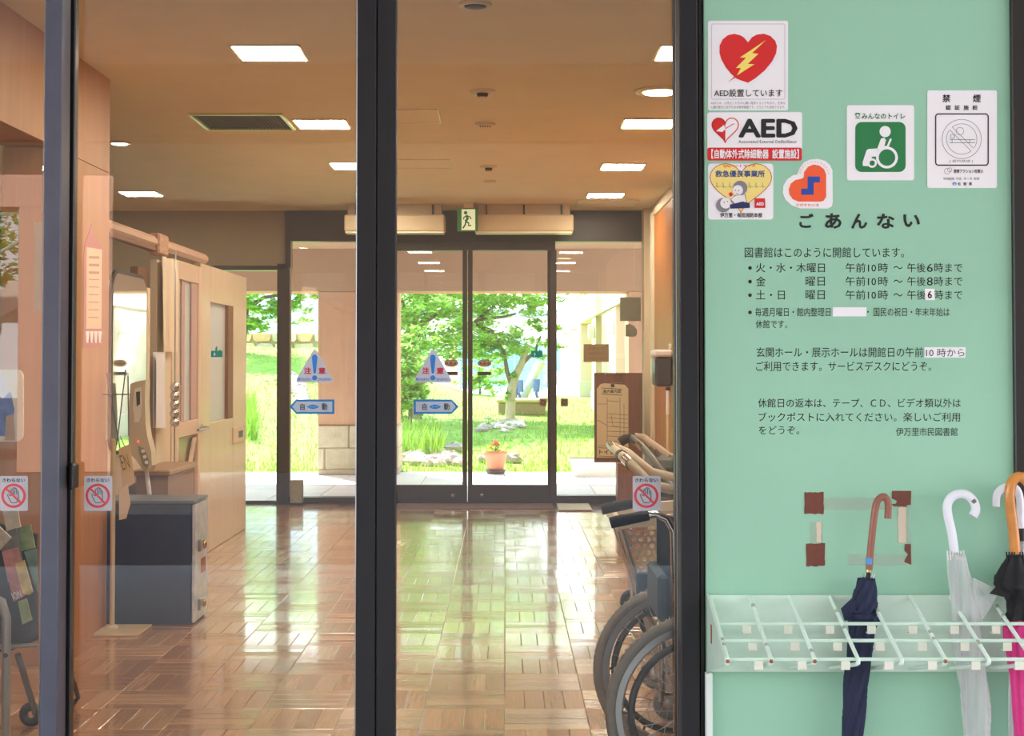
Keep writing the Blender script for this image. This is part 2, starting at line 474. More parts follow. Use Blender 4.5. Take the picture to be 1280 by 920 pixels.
# threshold rail strip
tag(B('trim_2', (fx(481), 12.83, 0.0), (fx(690), 13.28, 0.012), mat('brown_mat', (112, 92, 82), 0.7, noise=.15, nscale=60)), 'brown grey entrance mat strip before the sliding garden doors', 'door mat', kind='structure')
q = MB(); q.rbox((P(696, 630, 13.2).x, 12.7, .004), (P(738, 630, 13.0).x, 13.25, .016), .004)
tag(q.build('floor_mat', mat('pale_tile', (205, 205, 190), .6, noise=.06, nscale=30)), 'small pale grey mat lying before the right garden pane', 'mat')
tag(B('small_box', (fx(366), FY-.055-.10, 0.02), (fx(381), FY-.056, fz(599)), mat('greybeige_box', (150, 146, 128), .7, noise=.1, nscale=30), None, .004), 'small grey box on the sill at the left garden pane', 'box')

# ------------------------------------------------------------------ glazed front
def gx(px, Y=GY): return P(px, 453, Y).x
ZT = 2.85
def stile(name, px0, px1, y0, y1, parent, m=m_frame, z0=0.0):
    return B(name, (gx(px0, y0), y0, z0), (gx(px1, y0), y1, ZT), m, parent, 0.003)
t3 = struct('trim_3', (-1.25, 4, 0), 'blue black metal mullion left of the sliding entrance door', 'door frame')
stile('post', 53, 74.5, 3.97, 4.05, t3, mat('frame_metal_lit', (76, 80, 96), 0.38, noise=.1, nscale=9))  # paler copy of the frame metal; the light this post catches is painted in
stile('edge_strip', 52.2, 53.2, 3.975, 4.05, t3, m_silver)
stile('post_return', 74.5, 79, 4.02, 4.06, t3, m_frame_in)
t4 = struct('trim_4', (0.52, 4, 0), 'blue black metal jamb between glass door and green board', 'door frame')
stile('post', 850, 873.5, 3.97, 4.14, t4)
stile('post_return', 873.5, 880.5, 4.0, 4.14, t4, m_frame_in)
t5 = struct('trim_5', (1.42, 4, 0), 'dark metal post at the right edge of the green board', 'door frame')
stile('post', 1268.5, 1300, 3.97, 4.14, t5, m_frame_in)
t6 = struct('trim_6', (0, 4.05, 2.9), 'dark head frame above the entrance doors out of view', 'door frame')
B('head', (-3.2, 3.97, ZT), (3.0, 4.14, ZT+0.12), m_frame, t6)
B('wall_over', (-5.4, 3.99, ZT+.12), (3.4, 4.14, 3.3), m_pinkwall, t6)
B('bottom_track', (-3.2, 3.97, -0.02), (3.0, 4.14, 0.0), m_silver, t6)

w4 = struct('window_4', (-2, GY, 0), 'fixed front pane at the far left edge', 'window')
B('glass_pane', (-3.2, GY-.02, 0), (gx(54), GY-.012, ZT), m_glass, w4)
d1 = struct('door_1', (-.82, GY, 0), 'left sliding leaf of the glass entrance door', 'door')
stile('stile', 76, 91, 4.065, 4.10, d1, m_frame_in)
stile('stile', 445, 469.7, GY-.02, GY+.02, d1)
stile('edge_strip', 444.4, 445.6, GY-.021, GY+.02, d1, m_silver)
B('glass_pane', (gx(88, 4.08), GY+.012, .05), (gx(446), GY+.02, ZT-.02), m_glass, d1)
B('bottom_rail', (gx(88), GY-.02, 0.0), (gx(446), GY+.02, 0.09), m_frame, d1)
q = MB(); hp = P(93, 595, 4.05); q.rbox((hp.x-.006, 4.02, hp.z-.035), (hp.x+.006, 4.075, hp.z+.035), .004); q.build('finger_pull', m_black, d1)
d2 = struct('door_2', (.05, GY, 0), 'right sliding leaf of the glass entrance door', 'door')
stile('stile', 470.8, 494.8, GY-.02, GY+.02, d2)
stile('stile', 843, 850, GY+.0, GY+.03, d2, m_frame_in)
stile('edge_strip', 845.6, 848.2, GY-.012, GY+.004, d2, m_silver)
B('glass_pane', (gx(494), GY+.012, .05), (gx(845), GY+.02, ZT-.02), m_glass, d2)
B('bottom_rail', (gx(494), GY-.02, 0.0), (gx(845), GY+.02, 0.09), m_frame, d2)
B('meeting_seal', (gx(469.7), GY-.008, 0), (gx(470.8), GY+.01, ZT), m_seal, d1)

# pier behind the green board and outer walls of the front
wfr = struct('wall_front', (1, 4.07, 0), 'pier carrying the green board beside the entrance', 'wall')
B('pier', (gx(879), 4.03, 0), (gx(1269), 4.14, ZT), m_frame_in, wfr)
B('outer_wall', (gx(1300), 4.0, 0), (3.4, 4.16, ZT), m_pinkwall, wfr)
B('outer_wall', (-5.4, 4.0, 0), (-3.2, 4.16, ZT), m_pinkwall, wfr)

# ------------------------------------------------------------------ ceiling fittings
m_lamp = mat('lamp_diffuser', (255, 240, 216), 0.5, emit=LAMP)
m_trimw = mat('lamp_trim', (226, 205, 170), 0.4)
def square_lamp(cx, cy, label, s=0.29):
    t = thing('ceiling_light', (cx, cy, 2.7), label, 'ceiling light', 'square recessed ceiling lights')
    q = MB(); h = s/2; w = .014
    for a, b in (((-h-w,-h-w),(h+w,-h)), ((-h-w,h),(h+w,h+w)), ((-h-w,-h),(-h,h)), ((h,-h),(h+w,h))):
        q.box((cx+a[0], cy+a[1], 2.692), (cx+b[0], cy+b[1], 2.7))
    q.build('frame', m_trimw, t)
    B('diffuser', (cx-h, cy-h, 2.690), (cx+h, cy+h, 2.698), m_lamp, t)
for cx, cy, lb in ((-1.06, 6.5, 'largest square ceiling light, nearest at upper left of the door leaves'),
        (-1.07, 8.45, 'square ceiling light right of the black air vent'),
        (-1.08, 10.25, 'square ceiling light half hidden by the middle door stiles, left side'),
        (-1.08, 12.05, 'left square ceiling light near the left air curtain, behind the middle stiles'),
        (.84, 6.5, 'square ceiling light cut by the right jamb, top right'),
        (.84, 8.43, 'square ceiling light beside the round lamp at upper right'),
        (.84, 10.3, 'third square ceiling light of the right-hand row'),
        (.84, 12.07, 'farthest and smallest square ceiling light, right row'),
        (-1.07, 4.7, 'added square fill light just inside the entrance above the left leaf, out of view'),  # unseen lamp, added to brighten the zone behind the front glass
        (.84, 4.7, 'added square fill light just inside the entrance above the wheelchair, out of view'),  # also added out of view, to light the wheelchair and cart
        (-3.01, 11.95, 'square ceiling light at far left beyond the orange wall')):
    square_lamp(cx, cy, lb)
def round_fit(cx, cy, r, name, label, cat, lit, dark=None):
    t = thing(name, (cx, cy, 2.7), label, cat)
    q = MB(); q.lathe([(r, 2.7), (r, 2.694), (r*.93, 2.689), (r*.72, 2.688), (r*.66, 2.692)], (cx, cy, 0), 28); q.build('ring', m_trimw, t)
    q = MB(); q.lathe([(r*.66, 2.691), (r*.62, 2.6865), (.001, 2.684)], (cx, cy, 0), 24)
    q.build('lens' if lit else 'grille', lit or dark, t)
    return t
m_lampw = mat('downlight_lens', (255, 220, 170), .5, emit=LAMP*.3)
round_fit(.80, 7.43, .135, 'downlight', 'large round ceiling lamp cut by the right jamb', 'ceiling light', m_lampw)
round_fit(-2.45, 9.18, .075, 'downlight', 'small lit round ceiling lamp at far left', 'ceiling light', mat('downlight_small', (255, 226, 186), .5, emit=LAMP*.6))
m_dk = mat('dark_hole', (50, 40, 32), .6); m_sp = mat('pale_metal_trim', (214, 204, 180), .3, .4)
a = round_fit(-.115, 5.62, .066, 'ceiling_sensor', 'round ceiling sensor at the top edge with dark centre', 'sensor', None, m_dk)
for (cy, r, lb) in ((7.43, .068, 'round domed sprinkler plate on the ceiling, second from top'), (10.3, .062, 'round domed sprinkler plate, fourth from top')):
    t = round_fit(-.115, cy, r, 'sprinkler', lb, 'sprinkler', None, m_sp)
    q = MB(); q.lathe([(r*.45, 2.686), (r*.4, 2.672), (r*.3, 2.668)], (-.115, cy, 0), 16); q.build('head', m_dk, t)
    q = MB(); q.lathe([(r*.3, 2.668), (r*.38, 2.664), (r*.3, 2.660)], (-.115, cy, 0), 16); q.build('cap', m_trimw, t)
t = round_fit(-.115, 8.46, .06, 'ceiling_speaker', 'small round ceiling grille, third from top', 'speaker', None, m_sp)
for k in range(-2, 3): B('slot', (-.115+k*.014-.004, 8.44, 2.682), (-.115+k*.014+.004, 8.48, 2.6845), m_dk, t)
round_fit(-.115, 11.14, .05, 'ceiling_cover', 'smallest flat round cover on the ceiling, last of the row', 'cover', None, m_trimw)
# square air vent
t = thing('ceiling_vent', (-1.515, 8.36, 2.7), 'square black louvred air vent with pale rim in the ceiling', 'vent')
B('backing', (-1.765, 8.11, 2.697), (-1.265, 8.61, 2.7), m_black, t)
q = MB()
for a, b in (((-1.78,8.095),(-1.25,8.11)), ((-1.78,8.61),(-1.25,8.625)), ((-1.78,8.11),(-1.762,8.61)), ((-1.268,8.11),(-1.25,8.61))): q.box((a[0],a[1],2.686),(b[0],b[1],2.7))
q.build('rim', mat('vent_rim', (214, 220, 170), .35, .3), t)
m_lou = mat('louvre', (92, 78, 60), .5)
for k in range(24):
    x = -1.755 + k*.0208
    q = MB(); q.prism([(x, 8.11, 2.697), (x+.013, 8.11, 2.688), (x+.0145, 8.11, 2.690), (x+.002, 8.11, 2.699)], (0, .5, 0)); q.build('louvre', m_lou, t)
# hatches
def hatch(x0, x1, y0, y1, label, bright):
    t = thing('ceiling_hatch', ((x0+x1)/2, (y0+y1)/2, 2.7), label, 'hatch')
    B('panel', (x0, y0, 2.696), (x1, y1, 2.7), m_ceil, t)
    w = .006
    q = MB()
    for a, b in (((x0-w,y0-w),(x1+w,y0)), ((x0-w,y1),(x1+w,y1+w)), ((x0-w,y0),(x0,y1)), ((x1,y0),(x1+w,y1))): q.box((a[0],a[1],2.694),(b[0],b[1],2.7))
    q.build('rim', m_sp if bright else m_trimw, t)
hatch(-.82, -.375, 7.98, 8.42, 'square ceiling access hatch nearer the entrance', True)
hatch(-.83, -.39, 9.95, 10.38, 'square ceiling access hatch halfway to the garden doors', True)
hatch(.64, 1.16, 12.45, 13.05, 'pale ceiling hatch beside the right air curtain', False)

# air curtains
def curtain(px0, px1, label):
    Y = 12.72
    x0, x1 = P(px0, 280, Y).x, P(px1, 280, Y).x; z0, z1 = P(500, 291, Y).z, P(500, 268, Y).z
    t = thing('air_curtain', ((x0+x1)/2, Y, z0), label, 'air curtain', None)
    mb = mat('curtain_cream', (214, 196, 160), .45)
    q = MB(); q.rbox((x0, Y, z0+.012), (x1, Y+.26, z1), .012); q.build('housing', mb, t)
    B('outlet_strip', (x0+.01, Y+.005, z0), (x1-.01, Y+.2, z0+.0125), mat('outlet_pale', (245, 245, 225), .3, emit=0.0), t)
    B('mounting_box', (x0+.03, Y+.03, z1), (x1-.03, Y+.24, 2.7), mat('curtain_grey', (176, 158, 132), .5), t)
    for k in (.12, .5, .88):
        q = MB(); xx = x0+(x1-x0)*k; q.box((xx-.008, Y+.012, z1), (xx+.008, Y+.03, 2.69)); q.build('bracket', m_farframe, t)
curtain(430, 556, 'left cream air curtain hanging behind the middle door stiles')
curtain(593, 717, 'right cream air curtain hanging right of the exit sign')
# exit sign
Y = 12.65; d = Deco(Y)
ex0, ex1 = P(576.5, 275, Y).x, P(594.5, 275, Y).x; ez0, ez1 = P(580, 288.5, Y).z, P(580, 260, Y).z
t = thing('exit_sign', ((ex0+ex1)/2, Y, ez0), 'green emergency exit sign with running figure between the air curtains', 'sign')
m_gr = mat('sign_green', (52, 128, 66), .4); 
B('housing', (ex0-.035, Y, ez0), (ex1+.02, Y+.05, ez1), m_gr, t, .003)
B('hanger', (ex0+.02, Y+.015, ez1), (ex1-.02, Y+.035, 2.7), m_trimw, t)
m_signw = mat('sign_glow', (226, 238, 196), .5, emit=.35)
d.poly([(577, 261.5), (594, 261.5), (594, 287.5), (577, 287.5)], 3).build('face', m_signw, t)
q = d.poly(circ(582, 266, 2.2, 12), 6)
for pts, w in (([(583, 269), (584.5, 273), (582, 277)], 3.2), ([(582.5, 277), (586, 279), (585.5, 282), (589, 281.8)], 1.9), ([(582.5, 276.5), (581.5, 281), (578.5, 285.5)], 1.9), ([(584, 270), (587.5, 271), (589, 274)], 1.4), ([(583.5, 270), (580, 271.5), (579.5, 274.5)], 1.4)):
    d.band(pts, w, 6, q=q)
q.build('running_figure', m_gr, t)

# ------------------------------------------------------------------ green information board
BY = 4.0
m_mint = mat('mint_paint', (158, 208, 180), 0.55, noise=0.03, nscale=2.2, spec=0.3)
m_ink = mat('black_print', (26, 30, 30), 0.5)
m_wst = mat('sticker_white', (250, 247, 250), 0.35)
m_red = mat('print_red', (222, 38, 40), 0.4)
m_yel = mat('print_yellow', (252, 228, 112), 0.4)
m_blue = mat('print_blue', (28, 86, 160), 0.4)
m_grn = mat('print_green', (34, 128, 72), 0.4)
m_gry = mat('print_grey', (128, 126, 130), 0.5)
bx0, bx1 = gx(880.3, BY), gx(1268.3, BY)
board = thing('information_board', ((bx0+bx1)/2, BY, 0), 'tall mint green guide board with library opening hours in Japanese lettering', 'information board')
B('panel', (bx0, BY-.012, 0.0), (bx1, BY, ZT), m_mint, board, .002)
D = Deco(BY-.0125)
def T(s, x0, y0, x1, y1, bold=0.0, m=None, nm='lettering', par=None, l=1, dd=None, rot=0.0):
    return text(dd or D, s, x0, y0, x1, y1, m or m_ink, nm, par or board, l, bold, rot)
# heading, each character spaced out
for ch, x0, x1, y0, y1 in (('ご', 999, 1017, 267, 285), ('あ', 1031, 1052, 266.5, 286), ('ん', 1064, 1084, 267, 286), ('な', 1096, 1118, 267, 286), ('い', 1129, 1150, 268, 284)):
    T(ch, x0, y0, x1, y1, .042, nm='heading_letter')
T('図書館はこのように開館しています。', 931, 309, 1130, 322, .006)
rows = ((334.5, '6', '火・水・木'), (351.5, '8', None), (368.5, None, None))
for y in (334.5, 351.5, 368.5, 390): D.poly(circ(937.5, y+.5, 2.3, 14), 1).build('bullet_dot', m_ink, board)
for i, (y, n, _) in enumerate(rows):
    y0, y1 = y-5.8, y+6
    if i == 0: T('火・水・木曜日', 945, y0, 1031, y1, .006)
    elif i == 1: T('金', 945, y0, 957, y1, .006); T('曜日', 1007, y0, 1031, y1, .006)
    else: T('土・日', 945, y0, 981, y1, .006); T('曜日', 1007, y0, 1031, y1, .006)
    T('午前10', 1057, y0, 1095, y1, .006); T('時', 1098, y0, 1110, y1, .006)
    T('〜', 1117, y-2, 1128, y+2, .006)
    T('午後', 1134, y0, 1157, y1, .006)
    if n: T(n, 1158.5, y-5, 1166, y+5.5, .006)
    T('時まで', 1168, y0, 1203, y1, .006)
T('毎週月曜日・館内整理日', 944, 384.5, 1038, 395.5, .004)
T('・', 1084, 388.5, 1086, 391, .01)
T('国民の祝日・年末年始は', 1092, 384.5, 1187, 395.5, .004)
T('休館です。', 944.5, 400, 984, 410.5, .004)
T('玄関ホール・展示ホールは開館日の午前', 945.5, 434, 1154, 446.5, .006)
T('ご利用できます。サービスデスクにどうぞ。', 945, 451.5, 1164, 464, .006)
T('休館日の返本は、テープ、ＣＤ、ビデオ類以外は', 947.5, 498, 1201, 509.5, .004)
T('ブックポストに入れてください。楽しいご利用', 948, 515.5, 1200, 527, .004)
T('をどうぞ。', 948.5, 532.5, 999, 543, .004)
T('伊万里市民図書館', 1120, 534.5, 1197, 545, .004)
# correction labels
def slabthing(name, pts, label, cat, m=m_wst, th=.0012, l=0, dd=None, part='base', group=None):
    dd = dd or D
    q = dd.slab(pts, l, th)
    c = sum((Vector(v) for v in q.v), Vector())/len(q.v)
    t = thing(name, c, label, cat, group); q.build(part, m, t); return t
D2 = Deco(BY-.0140)
t = slabthing('correction_label', [(1156, 361), (1168, 361), (1168.5, 375), (1156.5, 375)], 'tiny white correction label printed with a 6 on the hours', 'label')
T('6', 1159.5, 363.5, 1165, 373, .03, par=t, dd=D2)
t = slabthing('correction_label', [(1041, 384), (1083, 384), (1083, 395.5), (1041, 395.5)], 'blank white correction strip pasted over part of the closing days line', 'label')
t = slabthing('correction_label', [(1155.5, 434), (1207, 434), (1206.5, 447), (1155.5, 447)], 'white correction label with opening time beside the entrance hall line', 'label')
T('10 時から', 1157.5, 435.5, 1205.5, 446, .004, par=t, dd=D2)

# AED sticker with lightning heart
t = slabthing('heart_sticker', rrect(885, 26, 985, 138, 2.5), 'white square sticker with big red heart and yellow lightning bolt', 'sticker')
d = D2
d.band(rrect(889.5, 30, 981, 124, 2), .7, 1, True).build('border', mat('pale_border', (205, 196, 200), .5), t)
d.poly([(935, 53), (930, 47), (925.5, 44.2), (918, 42.3), (910, 44), (903.5, 49), (899.5, 57), (899.3, 66), (901.5, 74), (907, 84), (913.5, 92), (920, 98), (927, 100.8), (935, 103.5), (944, 98), (956, 88), (965, 77), (970, 67), (971.3, 58), (969, 51), (963, 45), (955, 42.3), (946, 43.3), (940, 46.5)], 2).build('heart', m_red, t)
d.poly([(957.5, 50), (940, 66.5), (948, 67.3), (934.5, 80), (943, 80.4), (921, 94.5), (926, 85.2), (919.8, 85), (932.5, 72.3), (924.8, 72)], 3).build('lightning_bolt', m_yel, t)
d.poly([(920, 94), (921.5, 95.5), (909.5, 103)], 3).build('bolt_tip', m_red, t)
T('AED設置しています', 892.5, 111.5, 978, 121, .012, par=t, dd=d, l=2)
T('AEDとは、心停止した方の心臓に電気ショックを与え、正常な', 888.5, 127, 981.5, 130.5, par=t, dd=d, m=m_gry)
T('心臓の動きに戻すための救命機器です。どなたでも使用できます。', 888.5, 132, 981.5, 135.8, par=t, dd=d, m=m_gry)
# wide AED sticker
t = slabthing('defibrillator_sticker', [(x, y + (x-883)*-.004) for x, y in rrect(884, 140.5, 1002.5, 201, 3)], 'wide sticker with bold black AED letters above a red band', 'sticker')
q = d.slab(rrect(884.2, 184.5, 1002.4, 200.8, 2.6), 0, .0002); q.build('red_band', m_red, t)
T('AED', 923, 148.5, 997, 172, .045, par=t, dd=d, l=2)
T('Automated External Defibrillator', 923, 175, 996, 179, .0, par=t, dd=d, m=mat('print_darkgrey', (70, 68, 72), .5))
T('【自動体外式除細動器  設置施設】', 889, 186.5, 998.5, 198.5, .03, m=m_wst, par=t, dd=d, l=4)
hl = [p for p in heart(906.5, 163, 33, 31, 48)]
d.band(hl, 1.2, 2, True).build('heart_outline', m_red, t)
d.poly([p for p in hl if p[0] <= 906.6] , 2).build('half_heart', m_red, t)
d.poly([(895, 164), (905, 156), (906, 160), (918, 154.5), (908, 165), (906.5, 161.5), (903, 165)], 3).build('spark', m_wst, t)
d.band([(906.5, 161), (917.5, 154.5)], 1, 4).build('spark_line', m_red, t)
# first aid sticker
t = slabthing('first_aid_sticker', rrect(885, 204.5, 966.5, 274.5, 4), 'white sticker with yellow heart and two cartoon children doing first aid', 'sticker')
hh = heart(926, 235.5, 77, 62, 48)
d.poly(hh, 1).build('heart', mat('pale_yellow', (250, 226, 134), .5), t)
d.band(hh, .8, 2, True).build('heart_outline', mat('thin_red', (196, 80, 60), .5), t)
T('QQハートマーク', 904, 205.5, 944, 209.5, .02, par=t, dd=d, l=3, m=m_red)
T('救急優良事業所', 894, 213, 956, 221.5, .03, par=t, dd=d, l=3, m=mat('print_indigo', (44, 78, 140), .5))
q = MB()
for x in (896, 904, 912, 937, 945, 953): d.band([(x-3, 233.5), (x-.6, 233.5), (x, 228), (x+.6, 235), (x+1.2, 233.5), (x+4, 233.5)], .5, 3, q=q)
q.build('pulse_line', mat('pulse_green', (150, 170, 110), .5), t)
def figpoly(pts, l, nm, m): d.poly(pts, l).build(nm, m, t)
m_hair = mat('print_hairgrey', (136, 132, 140), .5); m_skin = mat('print_skin', (244, 238, 238), .5); m_navy = mat('print_navy', (40, 46, 96), .5)
figpoly(circ(925, 235, 9, 24), 4, 'hair', m_hair); figpoly(circ(922, 238, 6.5, 20), 5, 'face', m_skin)
figpoly([(920, 244), (931, 243), (934, 257), (921, 258), (913, 250), (912, 247)], 4, 'shirt', m_skin)
d.band([(920, 244), (931, 243), (934, 257), (921, 258), (913, 249)], .7, 5, True).build('outline', m_navy, t)
figpoly(circ(904, 256.5, 9, 24), 4, 'hair', m_hair); figpoly(circ(907, 254, 6.8, 20), 5, 'face', m_skin)
figpoly([(912, 256), (928, 252), (937, 254), (937, 260), (913, 261)], 6, 'clothes', m_navy)
figpoly([(910.5, 242), (914, 240), (916, 244), (912.5, 246)], 6, 'device', m_red)
figpoly([(943, 248), (956, 248), (956.5, 260), (943, 260)], 6, 'first_aid_box', m_red)
T('AED', 945, 253, 954.5, 257, .05, par=t, dd=d, l=8, m=m_wst)
q = MB()
for xx, yy in ((919, 238), (923, 238.5), (905, 253), (909, 252)): z = d.poly(circ(xx, yy, .7, 8), 8); q.add(z.v, z.f)
d.band([(920, 241.5), (922, 242)], .5, 8, q=q); q.build('eyes', m_ink, t)
T('伊万里・有田消防本部', 900, 266, 952.5, 272, .03, par=t, dd=d, l=3)
# orange heart logo sticker
outer = circ(1010.5, 221, 22, 24, a0=-165, a1=-5) 
pts = [(1000, 209.5), (1005, 203), (1012, 199.6), (1022, 198.6), (1031, 201), (1037.5, 206.5), (1040.5, 213), (1041, 252), (1040, 258), (1035, 260.8), (1000, 260.5), (990, 257), (982, 250), (978.3, 241), (979.2, 232), (984, 224), (991, 219.2), (996.5, 218)]
t = slabthing('logo_sticker', pts, 'small heart shaped orange sticker with a blue stepped symbol', 'sticker')
pts = [(1004.5, 222), (1005.2, 215), (1010, 208.5), (1017, 205.7), (1024, 207), (1030, 211.5), (1032.5, 218), (1032.5, 246), (1029.5, 251), (1025, 252.2), (998, 252), (991, 249), (986.8, 243), (986, 236.5), (988.5, 229.5), (994, 225.2), (1001, 223.7)]
d.poly(pts, 2).build('orange_heart', mat('print_orange', (250, 96, 52), .45), t)
d.poly([(1009.5, 220.8), (1024.8, 220.8), (1024.8, 228), (1017, 228), (1017, 243.5), (1001.5, 243.5), (1001.5, 236), (1009.5, 236)], 3).build('step_symbol', mat('print_royal', (30, 78, 170), .4), t)
T('さがすたいる', 995, 254.3, 1023.5, 258, .03, par=t, dd=d, m=mat('print_coral', (240, 120, 96), .5))
for k, ch in enumerate('さがらしいやさしさのかたち'):
    a = math.radians(-168 + k*13.3); cx, cy = 1018 + 18.2*math.cos(a), 219 + 16.8*math.sin(a)
    T(ch, cx-1.1, cy-1.1, cx+1.1, cy+1.1, 0, par=t, dd=d, m=MATS['print_coral'], nm='letter')
# toilet sticker
t = slabthing('toilet_sticker', rrect(1058.5, 131.5, 1142.5, 225.5, 3), 'white sticker with green square showing a white wheelchair user', 'sticker')
d.poly(rrect(1069, 152.5, 1132, 215, 8), 1).build('green_square', m_grn, t)
T('みんなのトイレ', 1077, 141.5, 1131.5, 149, .03, par=t, dd=d, m=m_grn)
q = d.band(circ(1072, 144.2, 2.2, 12), .9, 2, True); d.band([(1069, 148), (1075, 148)], .8, 2, q=q); d.band([(1068.5, 143), (1070, 141.6), (1074, 141.6), (1075.5, 143)], 1, 2, q=q); q.build('emblem', m_grn, t)
d.poly(circ(1106.3, 164.5, 7, 28), 3).build('head', m_wst, t)
d.poly([(1101, 173.5), (1105, 172), (1107.3, 175), (1104, 187.5), (1096, 187)], 3).build('torso', m_wst, t)
q = d.band([(1113.5, 173.5), (1109.5, 183), (1104, 184.5)], 2.6, 3); q.build('arm', m_wst, t)
d.poly([(1098, 185.5), (1085.5, 186.3), (1083, 188), (1078, 203.5), (1078.5, 207.5), (1085, 207.8), (1090, 196), (1097, 195.5)], 3).build('leg', m_wst, t)
d.band(circ(1108.5, 197, 12, 36), 3.4, 4, True).build('large_wheel', m_wst, t)
d.band(circ(1090, 204, 4.6, 24), 2.6, 5, True).build('small_wheel', m_wst, t)
# no smoking sticker
t = slabthing('no_smoking_sticker', rrect(1159, 113, 1246, 235, 2.5), 'tall white certificate sticker with an outlined no smoking symbol', 'sticker')
for s_, a, b, c_, e in (('禁', 1178, 118, 1188, 128), ('煙', 1216, 118, 1226, 128)): T(s_, a, b, c_, e, .032, par=t, dd=d)
for k, ch in enumerate('認証施設'): T(ch, 1182+k*11.2, 131.5, 1188.5+k*11.2, 137.5, .028, par=t, dd=d)
d.band(rrect(1169.5, 142.5, 1235.2, 206.5, 3.5), 1.5, 2, True).build('frame_line', m_ink, t)
q = d.band(circ(1202, 173.8, 24.5, 48), .55, 2, True)
c_, s_ = math.cos(math.radians(45)), math.sin(math.radians(45))
a1 = circ(1202, 173.8, 19, 24, a0=-128, a1=38); d.band(a1 + [a1[0]], .5, 2, q=q)
a2 = circ(1202, 173.8, 19, 24, a0=52, a1=218); d.band(a2 + [a2[0]], .5, 2, q=q)
d.band([(1187, 174.5), (1218.5, 174.5), (1218.5, 178.5), (1187, 178.5)], .6, 2, True, q=q)
d.band([(1190, 174.5), (1190, 178.5)], .6, 2, q=q); d.band([(1212, 174.5), (1212, 178.5)], .6, 2, q=q)
d.band(circ(1190.5, 170.5, 2.6, 14), .6, 2, True, q=q); d.band(circ(1199.8, 164, 4.8, 18), .5, 2, True, q=q)
q.build('no_smoking_symbol', mat('print_midgrey', (110, 108, 112), .5), t)
T('[ 屋内禁煙 ]', 1187, 199.7, 1216, 203.5, par=t, dd=d, m=m_gry)
T('健康アクション佐賀21', 1192, 211.5, 1228.5, 216.5, .02, par=t, dd=d)
q = d.band(circ(1184, 214, 3.6, 14, 3.6), .5, 2, True); d.band(circ(1187, 212.4, 2.6, 12), .5, 2, True, q=q); q.build('hand_emblem', m_gry, t)
T('有効期間  平成   年 1 月  取得', 1179, 221.7, 1224, 225, .01, par=t, dd=d, m=m_gry)
d.poly(circ(1193, 229.8, 2.6, 16, 2.1), 2).build('emblem', mat('print_sky', (50, 130, 205), .5), t)
d.poly(circ(1193, 230.2, 1.2, 10, .7), 3).build('emblem_dot', m_wst, t)
for k, ch in enumerate('佐賀県'): T(ch, 1197+k*7, 227.8, 1201+k*7, 232, .02, par=t, dd=d)

# tape remains
m_btape = mat('brown_tape', (116, 62, 46), .45, noise=.12, nscale=60)
m_ctape = sheet_mat('clear_tape', (196, 222, 200), .5)
m_cut = mat('cream_paper_strip', (222, 206, 184), .6)
def jag(x0, y0, x1, y1, j, seed):
    r = random.Random(seed); pts = []
    for k in range(7): pts.append((x0+(x1-x0)*k/7, y0+r.uniform(-j, j)))
    for k in range(6): pts.append((x1+r.uniform(-j, j)*.6, y0+(y1-y0)*k/6))
    for k in range(7): pts.append((x1-(x1-x0)*k/7, y1+r.uniform(-j, j)))
    for k in range(6): pts.append((x0+r.uniform(-j, j)*.6, y1-(y1-y0)*k/6))
    return pts
for (x0, y0, x1, y1), lb in (((1005.5, 615, 1029.5, 642.5), 'square piece of brown tape, upper left of the torn notice'), ((1007.5, 679, 1031, 707.5), 'square piece of brown tape, lower left of the torn notice')):
    q = D.slab(jag(x0, y0, x1, y1, .8, int(x0)), 1, .0006); tt = q.build('brown_tape', m_btape); tag(tt, lb, 'tape', 'remains of a torn notice')
q = D.slab([(1115, 613.5), (1139, 613.5), (1138.5, 631), (1134, 631.5), (1133, 633.5), (1124, 633), (1117, 633), (1114, 630), (1120, 629.5), (1121, 626), (1114.5, 623)], 1, .0006)
tag(q.build('brown_tape', m_btape), 'ragged piece of brown tape, upper right of the torn notice', 'tape', 'remains of a torn notice')
q = D.slab([(1131, 680), (1138.5, 680), (1139, 706), (1135, 704.5), (1130, 702), (1132.5, 697), (1135, 693), (1130.5, 688)], 1, .0006)
tag(q.build('brown_tape', m_btape), 'torn sliver of brown tape, lower right of the torn notice', 'tape', 'remains of a torn notice')
for (x0, y0, x1, y1), lb in (((1030, 622, 1113, 637), 'clear tape strip along the top of the torn notice'), ((1013, 652, 1028, 679), 'clear tape strip down the left of the torn notice'),
        ((1060, 693, 1133, 706.5), 'clear tape strip along the bottom of the torn notice'), ((1122, 633, 1138, 679), 'clear tape strip down the right of the torn notice')):
    q = D.slab(jag(x0, y0, x1, y1, .6, int(x0)), 0, .0003); tag(q.build('clear_tape', m_ctape), lb, 'tape', 'remains of a torn notice')
q = D.slab(jag(1020.5, 652, 1026.5, 678, .6, 5), 1.5, .0005); tag(q.build('paper_scrap', m_cut), 'narrow cream paper scrap left of the torn notice', 'paper', 'remains of a torn notice')
q = D.slab(jag(1122.5, 634, 1132.5, 678.5, .6, 6), 1.5, .0005); tag(q.build('paper_scrap', m_cut), 'wide cream paper scrap right of the torn notice', 'paper', 'remains of a torn notice')

